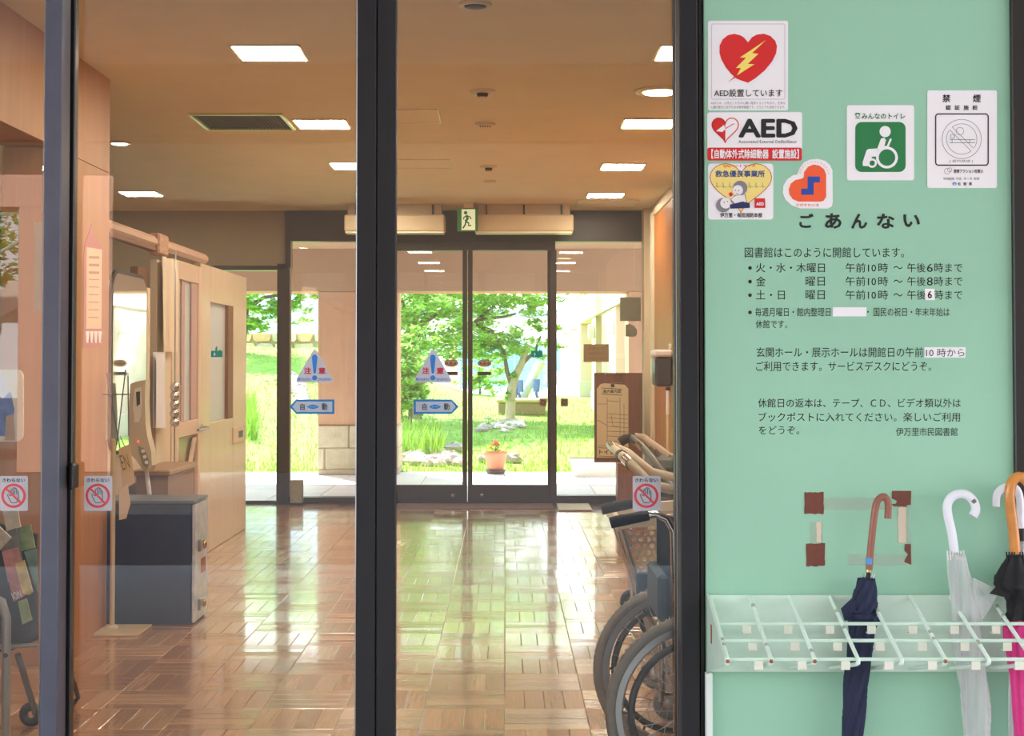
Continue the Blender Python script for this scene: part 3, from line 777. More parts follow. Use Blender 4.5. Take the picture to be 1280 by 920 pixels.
# ------------------------------------------------------------------ umbrella rack
m_rack = mat('rack_mint_paint', (208, 234, 216), 0.45, noise=0.05, nscale=14)
m_rust = mat('rust', (150, 96, 62), .8, noise=.3, nscale=60)
m_chip = mat('chipped_paint', (176, 186, 164), .7)
A_ = (3.975, .662); F_ = (3.66, .552); Bk = (3.975, .458)
rx0 = .5565; pit = .1095; N = 10; rx1 = rx0 + pit*N
rack = thing('umbrella_rack', (rx0 + .4, 3.8, 0), 'pale mint steel umbrella rack with slanted rods, fixed before the green board', 'umbrella rack')
B('back_plate', (rx0-.002, 3.975, .456), (rx1, 3.984, .664), m_rack, rack)
q = MB(); q.prism([(rx0-.004, 3.984, .668), (rx0-.004, F_[0]+.004, F_[1]+.006), (rx0-.004, F_[0]+.004, F_[1]-.012), (rx0-.004, 3.984, .452)], (.004, 0, 0)); q.build('end_plate', m_rack, rack)
q = MB(); q.rbox((rx0-.01, 3.955, 0), (rx0+.008, 3.984, .455), .002); q.build('leg', mat('leg_white', (226, 236, 230), .5), rack)
for k in range(N+1):
    x = rx0 + .004 + pit*k
    path = [(x, A_[0]+.004, A_[1]-.002)]
    path += [(x, F_[0]+.012, F_[1]+.004), (x, F_[0]+.002, F_[1]-.0), (x, F_[0]+.003, F_[1]-.008), (x-.002, F_[0]+.014, F_[1]-.013)]
    path += [(x-.002, 3.972, Bk[1]+.008)]
    q = MB(); q.tube(path, .0054, 8); rd = q.build('rod', mat('rod_mint_white', (230, 248, 236), .35), rack)
    if k in (0, 1, 2, 5, 7):
        q = MB(); q.lathe([(.0002, -.006), (.0048, -.004), (.0052, 0), (.0046, .005), (.0002, .006)], (x, F_[0]+.002, F_[1]-.003), 8); q.build('rust_spot', m_rust, rd)
    # worn chips
    q = MB(); rr = random.Random(k)
    for _ in range(2):
        u = rr.uniform(.03, .9); yy = A_[0]+(F_[0]-A_[0])*u; zz = A_[1]+(F_[1]-A_[1])*u
        q.tube([(x, yy, zz), (x, yy-.012, zz-.0042)], .0056, 6)
    q.build('worn_patch', m_chip, rd)
for u, nm in ((.42, 'a'), (.68, 'b'), (.955, 'c')):
    yy = A_[0]+(F_[0]-A_[0])*u; zz = A_[1]+(F_[1]-A_[1])*u - .0055
    q = MB(); q.rbox((rx0, yy-.003, zz-.0042), (rx1, yy+.003, zz+.0042), .001); q.build('cross_bar', m_rack, rack)
    for k in range(N):
        cxp = rx0 + pit*(k + (.71 if u < .5 else .73 if u < .8 else .72)) - .0
        cxp = rx0 + pit*k + {0.42: .082, .68: .083, .955: .083}[u]
        h = .021
        q = MB(); q.rbox((cxp-.0115, yy-.006, zz-.004-h), (cxp+.0115, yy-.003, zz-.004), .0012)
        q.rbox((cxp-.0115, yy-.006, zz-.005-h), (cxp+.0115, yy+.012, zz-.002-h), .0012)
        q.build('tip_hook', mat('hook_cream', (232, 234, 218), .5), rack)
q = MB(); q.rbox((rx0-.006, F_[0]+.22, .55), (rx0-.0045, F_[0]+.235, .60), .0005); q.build('rust_mark', m_rust, rack)

# ------------------------------------------------------------------ umbrellas
def cloth(q, path, radii, pleats=8, depth=.25, twist=1.2, n=56, mi=0, flat=1.0, seed=0):
    vs = []; m = len(path); r0 = random.Random(seed)
    ph = [r0.uniform(0, 6.28) for _ in range(4)]
    for i, (p, r) in enumerate(zip(path, radii)):
        for k in range(n):
            a = 2*math.pi*k/n
            saw = ((a*pleats/(2*math.pi) + twist*i/m*2) % 1.0)
            rr = r*(1 - depth*(saw**1.6)) * (1 + .05*math.sin(3*a+ph[0]+i*.5) + .03*math.sin(5*a+ph[1]-i*.3))
            vs.append((p[0] + rr*math.cos(a), p[1] + rr*flat*math.sin(a), p[2]))
    fs = []
    for i in range(m-1):
        for k in range(n): fs.append((i*n+k, i*n+(k+1)%n, (i+1)*n+(k+1)%n, (i+1)*n+k))
    fs.append(tuple(range(n))); fs.append(tuple(range((m-1)*n, m*n))[::-1])
    return q.add(vs, fs, mi, True)
def lerp_path(keys, m):
    """keys: (px, py, r_px) -> smooth centre path and radii at depth Y"""
    out = []; L = len(keys)-1
    for i in range(m):
        t = i/(m-1)*L; k = min(int(t), L-1); u = t-k; u = u*u*(3-2*u) if False else u
        a, b = keys[k], keys[k+1]; out.append(tuple(a[j]+(b[j]-a[j])*u for j in range(len(a))))
    return out
def hook(pts, Y, r, n=10):
    """smooth tube through pixel points"""
    P3 = [P(x, y, Y) for x, y in pts]; out = []
    for i in range(len(P3)-1):
        p0 = P3[max(i-1, 0)]; p1 = P3[i]; p2 = P3[i+1]; p3 = P3[min(i+2, len(P3)-1)]
        for s_ in range(4):
            t = s_/4; out.append(.5*((2*p1)+(p2-p0)*t+(2*p0-5*p1+4*p2-p3)*t*t+(3*p1-p0-3*p2+p3)*t**3))
    out.append(P3[-1]); q = MB(); q.tube(out, r, n); return q
UY = 3.915
# navy umbrella
m_navyc = mat('navy_cloth', (26, 34, 66), .7, noise=.15, nscale=30, bump=.15, bscale=300)
m_bwood = mat('brown_handle', (152, 96, 78), .35, noise=.1, nscale=40)
t = thing('umbrella', P(1068, 1000, UY), 'furled navy blue umbrella with brown crook handle in the rack', 'umbrella')
hook([(1086.5, 712), (1088, 690), (1091, 660), (1093.5, 640), (1096, 628), (1100, 622.5), (1105, 621), (1109, 624.5), (1110.5, 632), (1109.8, 648)], UY, [.0098]*37, 12).build('handle', m_bwood, t)
q = MB(); q.tube([P(1086.9, 697, UY), P(1086.4, 705, UY)], .0103, 12); q.build('handle_sticker', mat('sticker_blue', (80, 150, 215), .4), t)
q = MB(); q.tube([P(1086.4, 709, UY), P(1086, 715, UY)], .0085, 12); q.build('ferrule', mat('brass', (205, 180, 120), .25, 1.0), t)
q = MB(); q.tube([P(1086, 714, UY), P(1083, 740, UY)], .006, 8); q.build('shaft', m_black, t)
q = MB()
for dx in (-8, -4.5, 5.5, 8.5): q.tube([P(1085+dx, 716.5+abs(dx)*.1, UY-.006), P(1084+dx*.8, 728, UY-.004)], .0018, 6)
q.build('rib_tips', m_chrome, t)
keys = [(1083.5, 722.5, 10.5), (1082, 735, 14), (1080, 750, 17), (1079, 762, 17.5), (1077, 775, 17.5), (1076, 800, 17), (1073, 830, 15.8), (1070, 860, 15.5), (1067, 890, 15), (1065, 925, 14), (1062, 980, 10), (1060, 1008, 4.5)]
k2 = lerp_path(keys, 40); q = MB(); cloth(q, [P(a, b, UY) for a, b, c in k2], [c/F*UY for a, b, c in k2], 7, .28, 3.2, flat=.9, seed=2); q.build('canopy', m_navyc, t)
q = MB(); a_, b_, c_, e_ = P(1068, 748, UY-.02), P(1051.5, 761, UY-.012), P(1056, 776, UY-.01), P(1072, 774, UY-.02)
q.add([a_, b_, c_, e_, a_+Vector((0,.02,0)), b_+Vector((0,.004,0)), c_+Vector((0,.004,0)), e_+Vector((0,.02,0))], [(0,1,2,3),(7,6,5,4),(0,4,5,1),(1,5,6,2),(2,6,7,3),(3,7,4,0)], 0, False)
a_, b_, c_ = P(1092, 768, UY-.02), P(1102, 774, UY-.01), P(1091, 792, UY-.02)
q.add([a_, b_, c_, a_+Vector((0,.01,0)), b_+Vector((0,.003,0)), c_+Vector((0,.01,0))], [(0,1,2),(5,4,3),(0,3,4,1),(1,4,5,2),(2,5,3,0)])
q.build('loose_fold', m_navyc, t)
q = MB(); cloth(q, [P(1078.7, 764, UY), P(1078.5, 768, UY), P(1078, 772, UY)], [.0400]*3, 1, .02, 0, 40, flat=.9); q.build('tie_band', m_navyc, t)
# transparent umbrella
m_vinyl = mat('clear_vinyl', (252, 252, 254), .12, bump=1.0, bscale=34, spec=.8, stretch=(2.2, 2.2, .8))

_n = m_vinyl.node_tree; _lw = _n.nodes.new('ShaderNodeLayerWeight'); _lw.inputs[0].default_value = .45
_mr = _n.nodes.new('ShaderNodeMapRange'); _mr.inputs['To Min'].default_value = .30; _mr.inputs['To Max'].default_value = .9
_n.links.new(_lw.outputs['Facing'], _mr.inputs[0]); _n.links.new(_mr.outputs[0], _n.nodes['Principled BSDF'].inputs['Alpha'])
_tl = _n.nodes.new('ShaderNodeBsdfTranslucent'); _mx = _n.nodes.new('ShaderNodeMixShader'); _mx.inputs[0].default_value = .22; _tl.inputs[0].default_value = (.95, .95, .96, 1)
_n.links.new(_n.nodes['Principled BSDF'].outputs[0], _mx.inputs[1]); _n.links.new(_tl.outputs[0], _mx.inputs[2]); _n.links.new(_mx.outputs[0], _n.nodes['Material Output'].inputs[0])
m_wh = mat('handle_white', (240, 240, 250), .25)
t = thing('umbrella', P(1225, 1000, UY), 'clear plastic umbrella with white crook handle right of the navy one', 'umbrella')
hook([(1193, 690), (1189.5, 665), (1185, 645), (1184, 632), (1188, 623), (1195, 618.5), (1204, 617.5), (1212, 621), (1218, 629), (1219.5, 638), (1216, 645)], UY, .0125, 12).build('handle', m_wh, t)
q = MB(); q.tube([P(1215.5, 624.5, UY-.008), P(1218.5, 628, UY-.008)], .007, 8); q.build('scratch', mat('handle_mark', (120, 116, 110), .5), t)
q = MB(); q.tube([P(1193, 690, UY), P(1199, 760, UY), P(1222, 1008, UY)], .005, 8); q.build('shaft', m_silver, t)
q = MB()
for k in range(7): q.tube([P(1184+k*3.4, 688.5, UY-.012), P(1185+k*3.3, 700, UY-.01)], .0022, 6)
q.build('rib_tips', m_white, t)
keys = [(1195, 692, 11.5), (1199, 720, 14.5), (1204, 745, 17), (1207, 770, 18), (1209, 800, 18), (1213, 830, 18.5), (1217, 860, 18), (1220, 890, 17.5), (1222, 920, 16.5), (1226, 980, 11), (1228, 1008, 4)]
k2 = lerp_path(keys, 36); q = MB(); cloth(q, [P(a, b, UY) for a, b, c in k2], [c/F*UY for a, b, c in k2], 9, .16, 2.0, flat=.8, seed=5); q.build('canopy', m_vinyl, t)
q = MB(); a_ = [(1216, 722), (1228, 727), (1250, 738), (1240, 757), (1228, 775), (1216, 778)]
n_ = len(a_)
vs = [P(x, y, UY - .02 + (.012 if k % 2 else 0)) for k, (x, y) in enumerate(a_)] + [P(x, y, UY + .008 + (.01 if k % 2 else 0)) for k, (x, y) in enumerate(a_)] 
q.add(vs, [(0,1,2),(0,2,3),(0,3,4),(0,4,5),(6,8,7),(6,9,8),(6,10,9),(6,11,10)] + [(i, i+6, (i+1)%6+6, (i+1)%6) for i in range(6)])
q.build('loose_fold', m_vinyl, t)
# white handled umbrella behind, at the edge
UB = 3.945
t = thing('umbrella', P(1276, 1000, UB), 'white handled umbrella behind the wooden handled one', 'umbrella')
hook([(1276, 668), (1275.5, 645), (1275, 625), (1271, 612), (1262, 608), (1252, 611), (1246, 619), (1245, 633)], UB, .0105, 12).build('handle', m_wh, t)
q = MB(); q.tube([P(1276, 660, UB), P(1276.5, 676, UB)], .0115, 12); q.build('collar', m_black, t)
keys = [(1277, 676, 6), (1278, 700, 14), (1276, 760, 17), (1274, 820, 14), (1272, 880, 12), (1270, 940, 10), (1268, 1005, 4)]
k2 = lerp_path(keys, 26); q = MB(); cloth(q, [P(a, b, UB) for a, b, c in k2], [c/F*UB for a, b, c in k2], 8, .3, 2.0, flat=.55, seed=8); q.build('canopy', m_vinyl, t)
# black and pink umbrella with wooden handle
UC = 3.88
m_owood = mat('orange_handle', (206, 134, 58), .22, noise=.15, nscale=20, coat=.5)
m_blkc = mat('black_cloth', (20, 20, 24), .75, bump=.2, bscale=200); m_pink = mat('pink_cloth', (224, 60, 140), .7, noise=.08, nscale=30, bump=.2, bscale=200)
t = thing('umbrella', P(1284, 1000, UC), 'black and pink umbrella with orange wooden crook handle at the right edge', 'umbrella')
hook([(1269, 692), (1267, 665), (1264, 640), (1262, 618), (1265, 603), (1272, 596.5), (1280, 598), (1287, 607), (1291, 622), (1290, 640)], UC, .0142, 12).build('handle', m_owood, t)
q = MB()
for k in range(7): q.tube([P(1258+k*3.4, 690, UC-.012), P(1259+k*3.3, 702, UC-.01)], .0022, 6)
q.build('rib_tips', m_black, t)
keys = [(1270, 694, 11), (1269, 705, 17), (1272, 720, 27), (1276, 733, 33), (1276, 744, 22), (1275, 752, 17.5), (1276, 766, 18), (1277, 774, 26)]
k2 = lerp_path(keys, 30); q = MB(); cloth(q, [P(a, b, UC) for a, b, c in k2], [c/F*UC for a, b, c in k2], 8, .3, .6, flat=.7, seed=3); q.build('canopy_black', m_blkc, t)
keys = [(1278, 773, 25), (1279, 790, 24), (1281, 830, 22), (1284, 880, 19), (1286, 930, 16), (1290, 1005, 4)]
k2 = lerp_path(keys, 30); q = MB(); cloth(q, [P(a, b, UC) for a, b, c in k2], [c/F*UC for a, b, c in k2], 12, .3, .3, flat=.7, seed=4); q.build('canopy_pink', m_pink, t)
q = MB(); q.add([P(1262, 715, UC-.02), P(1236.5, 742, UC-.012), P(1262, 748, UC-.025), P(1262, 715, UC), P(1236.5, 742, UC-.008), P(1262, 748, UC)], [(0,1,2),(5,4,3),(0,3,4,1),(1,4,5,2),(2,5,3,0)])
q.build('loose_fold', m_blkc, t)

# ------------------------------------------------------------------ stickers on the entrance glass
SY = GY + .0115
m_sheet = mat('sticker_film', (222, 222, 230), .4, trans=.35)
m_notouch = mat('sign_red', (214, 66, 78), .45); m_skyblue = mat('sign_blue', (32, 124, 205), .45)
m_dkg = mat('line_darkgrey', (62, 60, 66), .5); m_crim = mat('sign_crimson', (190, 44, 70), .45)
def no_touch(cx, Y, label):
    d = Deco(Y); x0, y0, x1, y1 = cx-17.5, 595, cx+17.5, 638.5
    q = d.slab(rrect(x0, y0, x1, y1, 2), 0, .0005)
    t = thing('no_touch_sticker', d.pt(cx, 617, 0), label, 'sticker'); q.build('base', m_sheet, t)
    dd = Deco(Y - .0006)
    text(dd, 'さわらない', cx-14.5, 597.8, cx+13.8, 602.5, m_ink, 'lettering', t, 2, .03)
    r = dd.band(circ(cx-.5, 619.7, 13.7, 40), 3.0, 2, True); r.build('red_ring', m_notouch, t)
    hand = [(-8.5, -1.8), (-7, -2.8), (-5.4, -.8), (-3.8, .2), (-3.6, -8), (-2.4, -9.2), (-1.4, -8.2), (-1.2, -9.8), (0, -10.8), (1.1, -9.8), (2.1, -9.6), (3.1, -8.6), (3.2, -6.6), (4.3, -6.4), (5.2, -5.2), (5.2, 4.8), (2.8, 8.4), (-3.4, 8.4), (-5.2, 5.6)]
    hp = [(cx+.2+x, 620+y) for x, y in hand]
    q = dd.band(hp, .9, 2, True)
    for xx, ya in ((-1.3, -8), (1.0, -9.2), (3.2, -6.6)): dd.band([(cx+.2+xx, 620+ya), (cx+.2+xx, 620-2)], .8, 2, q=q)
    q.build('hand_outline', m_dkg, t)
    dd.band([(cx-.5-9.6, 619.7-9.6), (cx-.5+9.6, 619.7+9.6)], 2.2, 4).build('red_slash', m_notouch, t)
no_touch(17.5, GY-.0205, 'no touching sticker on the far left pane, beside the left mullion')
no_touch(122.8, SY, 'no touching sticker on the left door leaf near its left stile')
no_touch(808.3, SY, 'no touching sticker on the right door leaf in front of the carts')
def caution(cx, label):
    d = Deco(SY); 
    pts = [(cx-2.2, 438.2), (cx, 436.8), (cx+2.2, 438.2)] + [(cx+22.6, 474), (cx+23.2, 476.5), (cx+21.2, 478)] + [(cx-21.6, 478), (cx-23.4, 476.5), (cx-22.8, 474)]
    t = thing('caution_sticker', d.pt(cx, 460, 0), label, 'sticker'); d.slab(pts, 0, .0005).build('base', m_sheet, t)
    dd = Deco(SY-.0006)
    dd.poly([(cx-3.7, 446.5), (cx-2, 443.4), (cx+1.6, 443.4), (cx+3.3, 446.5), (cx+1.4, 466), (cx, 467.2), (cx-1.6, 466)], 2).build('exclamation_bar', m_skyblue, t)
    dd.poly(circ(cx-.2, 472.3, 3.2, 20), 2).build('exclamation_dot', m_skyblue, t)
    text(dd, '注', cx-13.5, 459.2, cx-4.6, 467.6, m_crim, 'lettering', t, 2, .045)
    text(dd, '意', cx+4.6, 459.2, cx+13.4, 467.6, m_crim, 'lettering', t, 2, .045)
    text(dd, '駆け込まない', cx-21, 472.2, cx-4, 475.8, m_skyblue, 'lettering', t, 2, .03)
    text(dd, '立ち止まらない', cx+4, 472.2, cx+20.6, 475.8, m_skyblue, 'lettering', t, 2, .03)
caution(393.5, 'triangular caution sticker with blue exclamation mark on the left door leaf')
caution(541.2, 'triangular caution sticker with blue exclamation mark on the right door leaf')
def arrow(x0, x1, dirn, label):
    d = Deco(SY); ya, yb = 499.3, 517.5; ym = (ya+yb)/2
    def shape(i):
        if dirn < 0: return [(x0+i*1.5, ym), (x0+9, ya+i), (x1-i, ya+i), (x1-i, yb-i), (x0+9, yb-i)]
        return [(x0+i, ya+i), (x1-9, ya+i), (x1-i*1.5, ym), (x1-9, yb-i), (x0+i, yb-i)]
    t = thing('automatic_door_sticker', d.pt((x0+x1)/2, ym, 0), label, 'sticker'); d.slab(shape(0), 0, .0005).build('base', mat('film_blue', (50, 136, 205), .4, trans=.25), t)
    dd = Deco(SY-.0006); dd.poly(shape(2.6), 1).build('face', mat('film_pale', (206, 216, 226), .4, trans=.3), t)
    c = (x0+x1)/2 + (1.5 if dirn < 0 else -1.5)
    text(dd, '自', c-16, 504.4, c-10.4, 512.4, m_dkg, 'lettering', t, 3, .02); text(dd, '動', c+11, 504, c+18, 512.6, m_dkg, 'lettering', t, 3, .02)
    dd.poly([(c-7.6, 508.5), (c-4, 506.4), (c, 505.7), (c+4, 506.4), (c+7.6, 508.5), (c+4, 510.6), (c, 511.3), (c-4, 510.6)], 3).build('door_emblem', m_skyblue, t)
    text(dd, 'オートドア', c-4.3, 507.4, c+4.3, 509.7, m_sheet, 'lettering', t, 5, .02)
arrow(361.5, 418, -1, 'blue edged arrow sticker pointing left on the left door leaf')
arrow(517.2, 573.5, 1, 'blue edged arrow sticker pointing right on the right door leaf')
m_tealf = mat('teal_film', (42, 150, 128), .4, trans=.3)
def greensticker(x0, x1, label):
    d = Deco(SY); t = thing('green_sticker', d.pt((x0+x1)/2, 442, 0), label, 'sticker')
    w = x1-x0
    d.slab([(x0, 438.5), (x0+w*.38, 438.5), (x0+w*.38, 435.5), (x0+w*.45, 433), (x0+w*.54, 433.2), (x0+w*.56, 438.5), (x0+w*.65, 439), (x0+w*.68, 437.3), (x0+w*.8, 437.3), (x0+w*.84, 438.2), (x1, 438.5), (x1, 446.5), (x0, 446.5)], 0, .0005).build('base', m_tealf, t)
    d.poly([(x0+w*.3, 440), (x0+w*.42, 443), (x0+w*.3, 445.5), (x0+w*.22, 442.5)], 3).build('leaf_mark', m_sheet, t)
greensticker(263.8, 278, 'small teal green sticker on the left door leaf')
greensticker(664, 678, 'small teal green sticker on the right door leaf')

# ------------------------------------------------------------------ stickers on the garden doors
gy = FY - .0005; dG = Deco(gy)
m_oval = mat('oval_tan', (168, 136, 110), .5); m_bk = mat('dark_tape', (40, 34, 34), .5); m_dr = mat('oval_red', (130, 60, 48), .5)
for cx, side in ((563.8, 'left'), (605.6, 'right')):
    t = thing('oval_sticker', dG.pt(cx, 454, 0), 'tan oval sticker on the %s garden door leaf beside the meeting stiles' % side, 'sticker')
    dG.slab(circ(cx, 454, 8.6, 28, 4.6), 0, .0006).build('base', m_bk, t); D9 = Deco(gy-.001)
    D9.poly(circ(cx, 454, 7.9, 28, 4.0), 1).build('face', m_oval, t)
    for dx in (-4.9, 4.9): D9.poly(circ(cx+dx, 454.3, 1.5, 12), 2).build('red_spot', m_dr, t)
    D9.poly([(cx-2.8, 456.3), (cx-1.4, 453), (cx, 450.8), (cx+1.4, 453), (cx+2.8, 456.3)], 2).build('figure_mark', mat('oval_mark', (120, 96, 70), .5), t)
for x0, x1, side in ((555.5, 572.3, 'left'), (597, 613.8, 'right')):
    q = dG.slab([(x0, 464.6), (x1, 464.6), (x1, 469.0), (x0, 469.0)], 0, .001)
    tag(q.build('label_tape', m_bk), 'short black label tape below the oval sticker, %s garden door leaf' % side, 'label')
for x0, x1, lb, m in ((674.5, 683.5, 'small square brown sticker on the right garden door leaf', mat('brown_sticker', (150, 108, 92), .5)), (701, 710, 'small square dark brown sticker on the right fixed garden pane', mat('brown_sticker2', (128, 94, 84), .5))):
    Yq = gy if x0 < 690 else FY + .0145
    dq = Deco(Yq); t = thing('square_sticker', dq.pt((x0+x1)/2, 503, 0), lb, 'sticker')
    dq.slab(rrect(x0, 498, x1, 508, .8), 0, .0006).build('base', m, t); Deco(Yq-.001).band(circ((x0+x1)/2, 503, 2.4, 14), .9, 1, True).build('ring_mark', m_bk, t)
dW = Deco(FY + .0145); dW2 = Deco(FY+.0135)
t = thing('paper_notice', dW.pt(745, 442, 0), 'tan paper notice with faint writing taped to the right garden pane', 'notice')
dW.slab([(729.5, 430.3), (761, 430.3), (761, 452.5), (729.5, 452.5)], 0, .0006).build('sheet', mat('tan_paper', (176, 150, 110), .7, trans=.25), t)
for k in range(3): text(dW2, ['お知らせ', '扉は自動で開きます', 'ご注意ください'][k], 735, 434+k*6, 756, 437.5+k*6, mat('faint_print', (140, 118, 84), .6), 'lettering', t, 1, .01)
q = dW.slab([(775, 371.5), (801, 371.5), (801, 401.3), (775, 401.3)], 0, .0006); tag(q.build('paper_notice', mat('grey_paper', (150, 146, 126), .7, trans=.25)), 'larger plain grey paper at upper right of the right garden pane', 'notice')
q = dW.slab([(782, 406), (787, 405), (793, 407.5), (796.5, 413), (796, 419), (792, 421.3), (782, 420.5)], 0, .0006); tag(q.build('paper_notice', MATS['grey_paper']), 'small rounded grey sticker just below the grey paper', 'sticker')

# wooden notice stand with floor map
YS = 12.85
m_dkw = mat('dark_wood', (112, 74, 60), .5, noise=.15, nscale=4, stretch=(10, 10, 1))
m_mdw = mat('brown_wood', (136, 92, 68), .5, noise=.12, nscale=4, stretch=(10, 10, 1))
t = thing('notice_stand', P(790, 640, YS), 'dark wooden notice stand with a paper floor map, right of the garden doors', 'notice stand')
def pbox(nm, x0, y0, x1, y1, Ya, Yb, m, par, ch=.004):
    a, b = P(x0, y1, Ya), P(x1, y0, Ya); return B(nm, (a.x, Ya, a.z), (b.x, Yb, b.z), m, par, ch)
pbox('board', 743, 466, 803, 578, YS, YS+.03, m_dkw, t)
a, b = P(772, 640, YS), P(806, 578, YS)
B('pedestal', (a.x, YS-.02, 0), (b.x, YS+.22, b.z), m_mdw, t, .01)
B('pedestal_panel', (a.x+.03, YS-.03, .06), (b.x-.03, YS-.018, b.z-.05), m_mdw, t, .005)
B('pedestal_foot', (a.x-.03, YS-.05, 0), (b.x, YS+.24, .05), m_dkw, t, .01)
dB = Deco(YS-.001); m_map = mat('map_paper', (206, 192, 158), .7); m_mapl = mat('map_line', (104, 88, 72), .6)
mp = thing('floor_map', dB.pt(765, 520, 0), 'paper floor map with cut corners clipped to the wooden notice stand', 'map')
dB.slab([(750, 480.5), (755, 479), (781, 481), (785.5, 486), (785.5, 572), (746, 572), (746, 486)], 0, .002).build('sheet', m_map, mp)
dB = Deco(YS-.0032)
q = dB.band([(752, 485), (777.5, 486.5), (777.5, 494), (752, 492.5)], 1.0, 1, True)
q.build('title_frame', mat('map_green', (110, 108, 84), .6), mp)
text(dB, '館内案内図', 754, 487, 776, 491.5, m_dkg, 'lettering', mp, 1, .03)
q = MB()
for pts in ([(759, 497), (759, 556)], [(775, 497), (775, 562)], [(780, 505), (780, 560)], [(746.5, 505), (759, 505)], [(759, 501), (775, 502)], [(759, 517), (785, 519)], [(759, 522), (785, 524)], [(759, 527.5), (785, 529)], [(759, 533), (785, 534.5)], [(759, 539), (785, 540)], [(759, 545), (785, 546)], [(759, 551), (785, 552)], [(746.5, 525), (759, 532)], [(747, 557), (785, 559)], [(764, 519), (766, 532), (775, 534)]):
    dB.band(pts, .55, 1, q=q)
q.build('map_lines', m_mapl, mp)
q = dB.band([(747.5, 559.5), (772, 561), (772, 571), (747.5, 570)], .7, 1, True); q.build('caption_frame', m_mapl, mp)
text(dB, 'トイレ', 749, 562, 769, 568, m_dkg, 'lettering', mp, 1, .03)
q = MB(); q.tube([dB.pt(757, 478, 2), dB.pt(756, 467, 2), dB.pt(777, 467, 2), dB.pt(779, 478, 2), dB.pt(768, 479, 2)], .004, 6, closed=False); q.build('wire_clip', m_chrome, mp)
q = dB.slab([(763.5, 480), (768, 480), (768, 484), (763.5, 484)], 1, .004); q.build('clip', m_dkg, mp)

# fittings on the right wall
t = thing('soap_dispenser', (1.25, 11.3, 1.18), 'dark dispenser with white top on the orange wooden wall', 'dispenser')
def rz(py, Y): return P(700, py, Y).z
q = MB(); q.rbox((1.16, 11.18, rz(483, 11.3)), (1.295, 11.42, rz(446, 11.3)), .02); q.build('body', mat('dispenser_dark', (62, 62, 70), .3), t)
q = MB(); q.rbox((1.15, 11.16, rz(446, 11.3)), (1.295, 11.44, rz(437, 11.3)), .015); q.build('lid', m_white, t)
t = thing('light_switch', (1.285, 11.6, 1.4), 'small white light switch above the dispenser on the orange wall', 'switch')
B('plate', (1.285, 11.25, rz(436, 11.3)), (1.295, 11.37, rz(429.5, 11.3)), m_white, t, .003); B('rocker', (1.28, 11.29, rz(434.5, 11.3)), (1.286, 11.33, rz(431, 11.3)), mat('switch_grey', (200, 200, 196), .4), t)
t = thing('handrail_post', (1.22, 11.0, 0), 'pale vertical pole standing before the orange wooden wall', 'pole')
q = MB(); q.tube([(1.24, 11.02, 0), (1.24, 11.02, rz(518, 11.02))], .012, 8); q.build('lower_pole', mat('pale_yellow_metal', (220, 212, 160), .4), t)
q = MB(); q.tube([(1.24, 11.02, rz(518, 11.02)), (1.24, 11.02, rz(488, 11.02))], .014, 8); q.build('upper_pole', m_white, t)
q = MB(); q.tube([(1.24, 11.02, rz(488, 11.02)), (1.24, 11.02, rz(484, 11.02))], .018, 8); q.build('cap', m_black, t)

# ------------------------------------------------------------------ wheelchair
def wheel(c, r, parent, tyre_m, n=56):
    q = MB(); q.torus(c, r-.017, .017, 'Y', n, 10)
    w = q.build('wheel', tyre_m, parent)
    # tread knobs on the tyre
    kq = MB()
    for k in range(84):
        a = 2*math.pi*k/84; ca, sa = math.cos(a), math.sin(a)
        for s_ in (-1, 1):
            rr = r-.001; cx, cz = c[0]+ca*(rr), c[2]+sa*(rr)
            ax_, az_ = -sa*.004, ca*.004; y = c[1]+s_*.008
            kq.add([(cx-ax_, y-.004, cz-az_), (cx+ax_, y-.004, cz+az_), (cx+ax_, y+.004, cz+az_), (cx-ax_, y+.004, cz-az_),
                    (cx-ax_+ca*.002, y-.003, cz-az_+sa*.002), (cx+ax_+ca*.002, y-.003, cz+az_+sa*.002), (cx+ax_+ca*.002, y+.003, cz+az_+sa*.002), (cx-ax_+ca*.002, y+.003, cz-az_+sa*.002)],
                   [(4,5,6,7),(0,1,5,4),(1,2,6,5),(2,3,7,6),(3,0,4,7)])
    kq.build('tread', tyre_m, w)
    q = MB(); R = r-.042; prof = []
    for k in range(n):
        a = 2*math.pi*k/n; ca, sa = math.cos(a), math.sin(a)
        for (dr, dy) in ((.012, -.012), (-.006, -.011), (-.012, 0), (-.006, .011), (.012, .012)):
            prof.append((c[0]+ca*(R+dr), c[1]+dy, c[2]+sa*(R+dr)))
    fs = []
    for k in range(n):
        j = (k+1) % n
        for i in range(5): fs.append((k*5+i, k*5+(i+1)%5, j*5+(i+1)%5, j*5+i))
    q.add(prof, fs, 0, False); q.build('rim', m_silver, w)
    q = MB(); q.lathe([(.001, -.035), (.02, -.034), (.022, -.02), (.014, 0), (.022, .02), (.02, .034), (.001, .035)], c, 16, axis='Y'); q.build('hub', m_chrome, w)
    q = MB()
    for k in range(28):
        a = 2*math.pi*k/28; b = a + (.32 if k % 2 else -.32); sy = .022 if k % 4 < 2 else -.022
        q.tube([(c[0]+.02*math.cos(b), c[1]+sy, c[2]+.02*math.sin(b)), (c[0]+(R-.01)*math.cos(a), c[1], c[2]+(R-.01)*math.sin(a))], .0011, 4)
    q.build('spokes', m_silver, w)
    return w
WX, WR = .575, .283
wc = thing('wheelchair', (WX+.1, 4.53, 0), 'wheelchair with dark teal seat and grey tyres just behind the right door pane', 'wheelchair')
m_teal = mat('teal_fabric', (48, 74, 92), .7, noise=.1, nscale=60, bump=.2, bscale=200)
m_grip = mat('grip_foam', (44, 42, 42), .8, bump=.2, bscale=150)
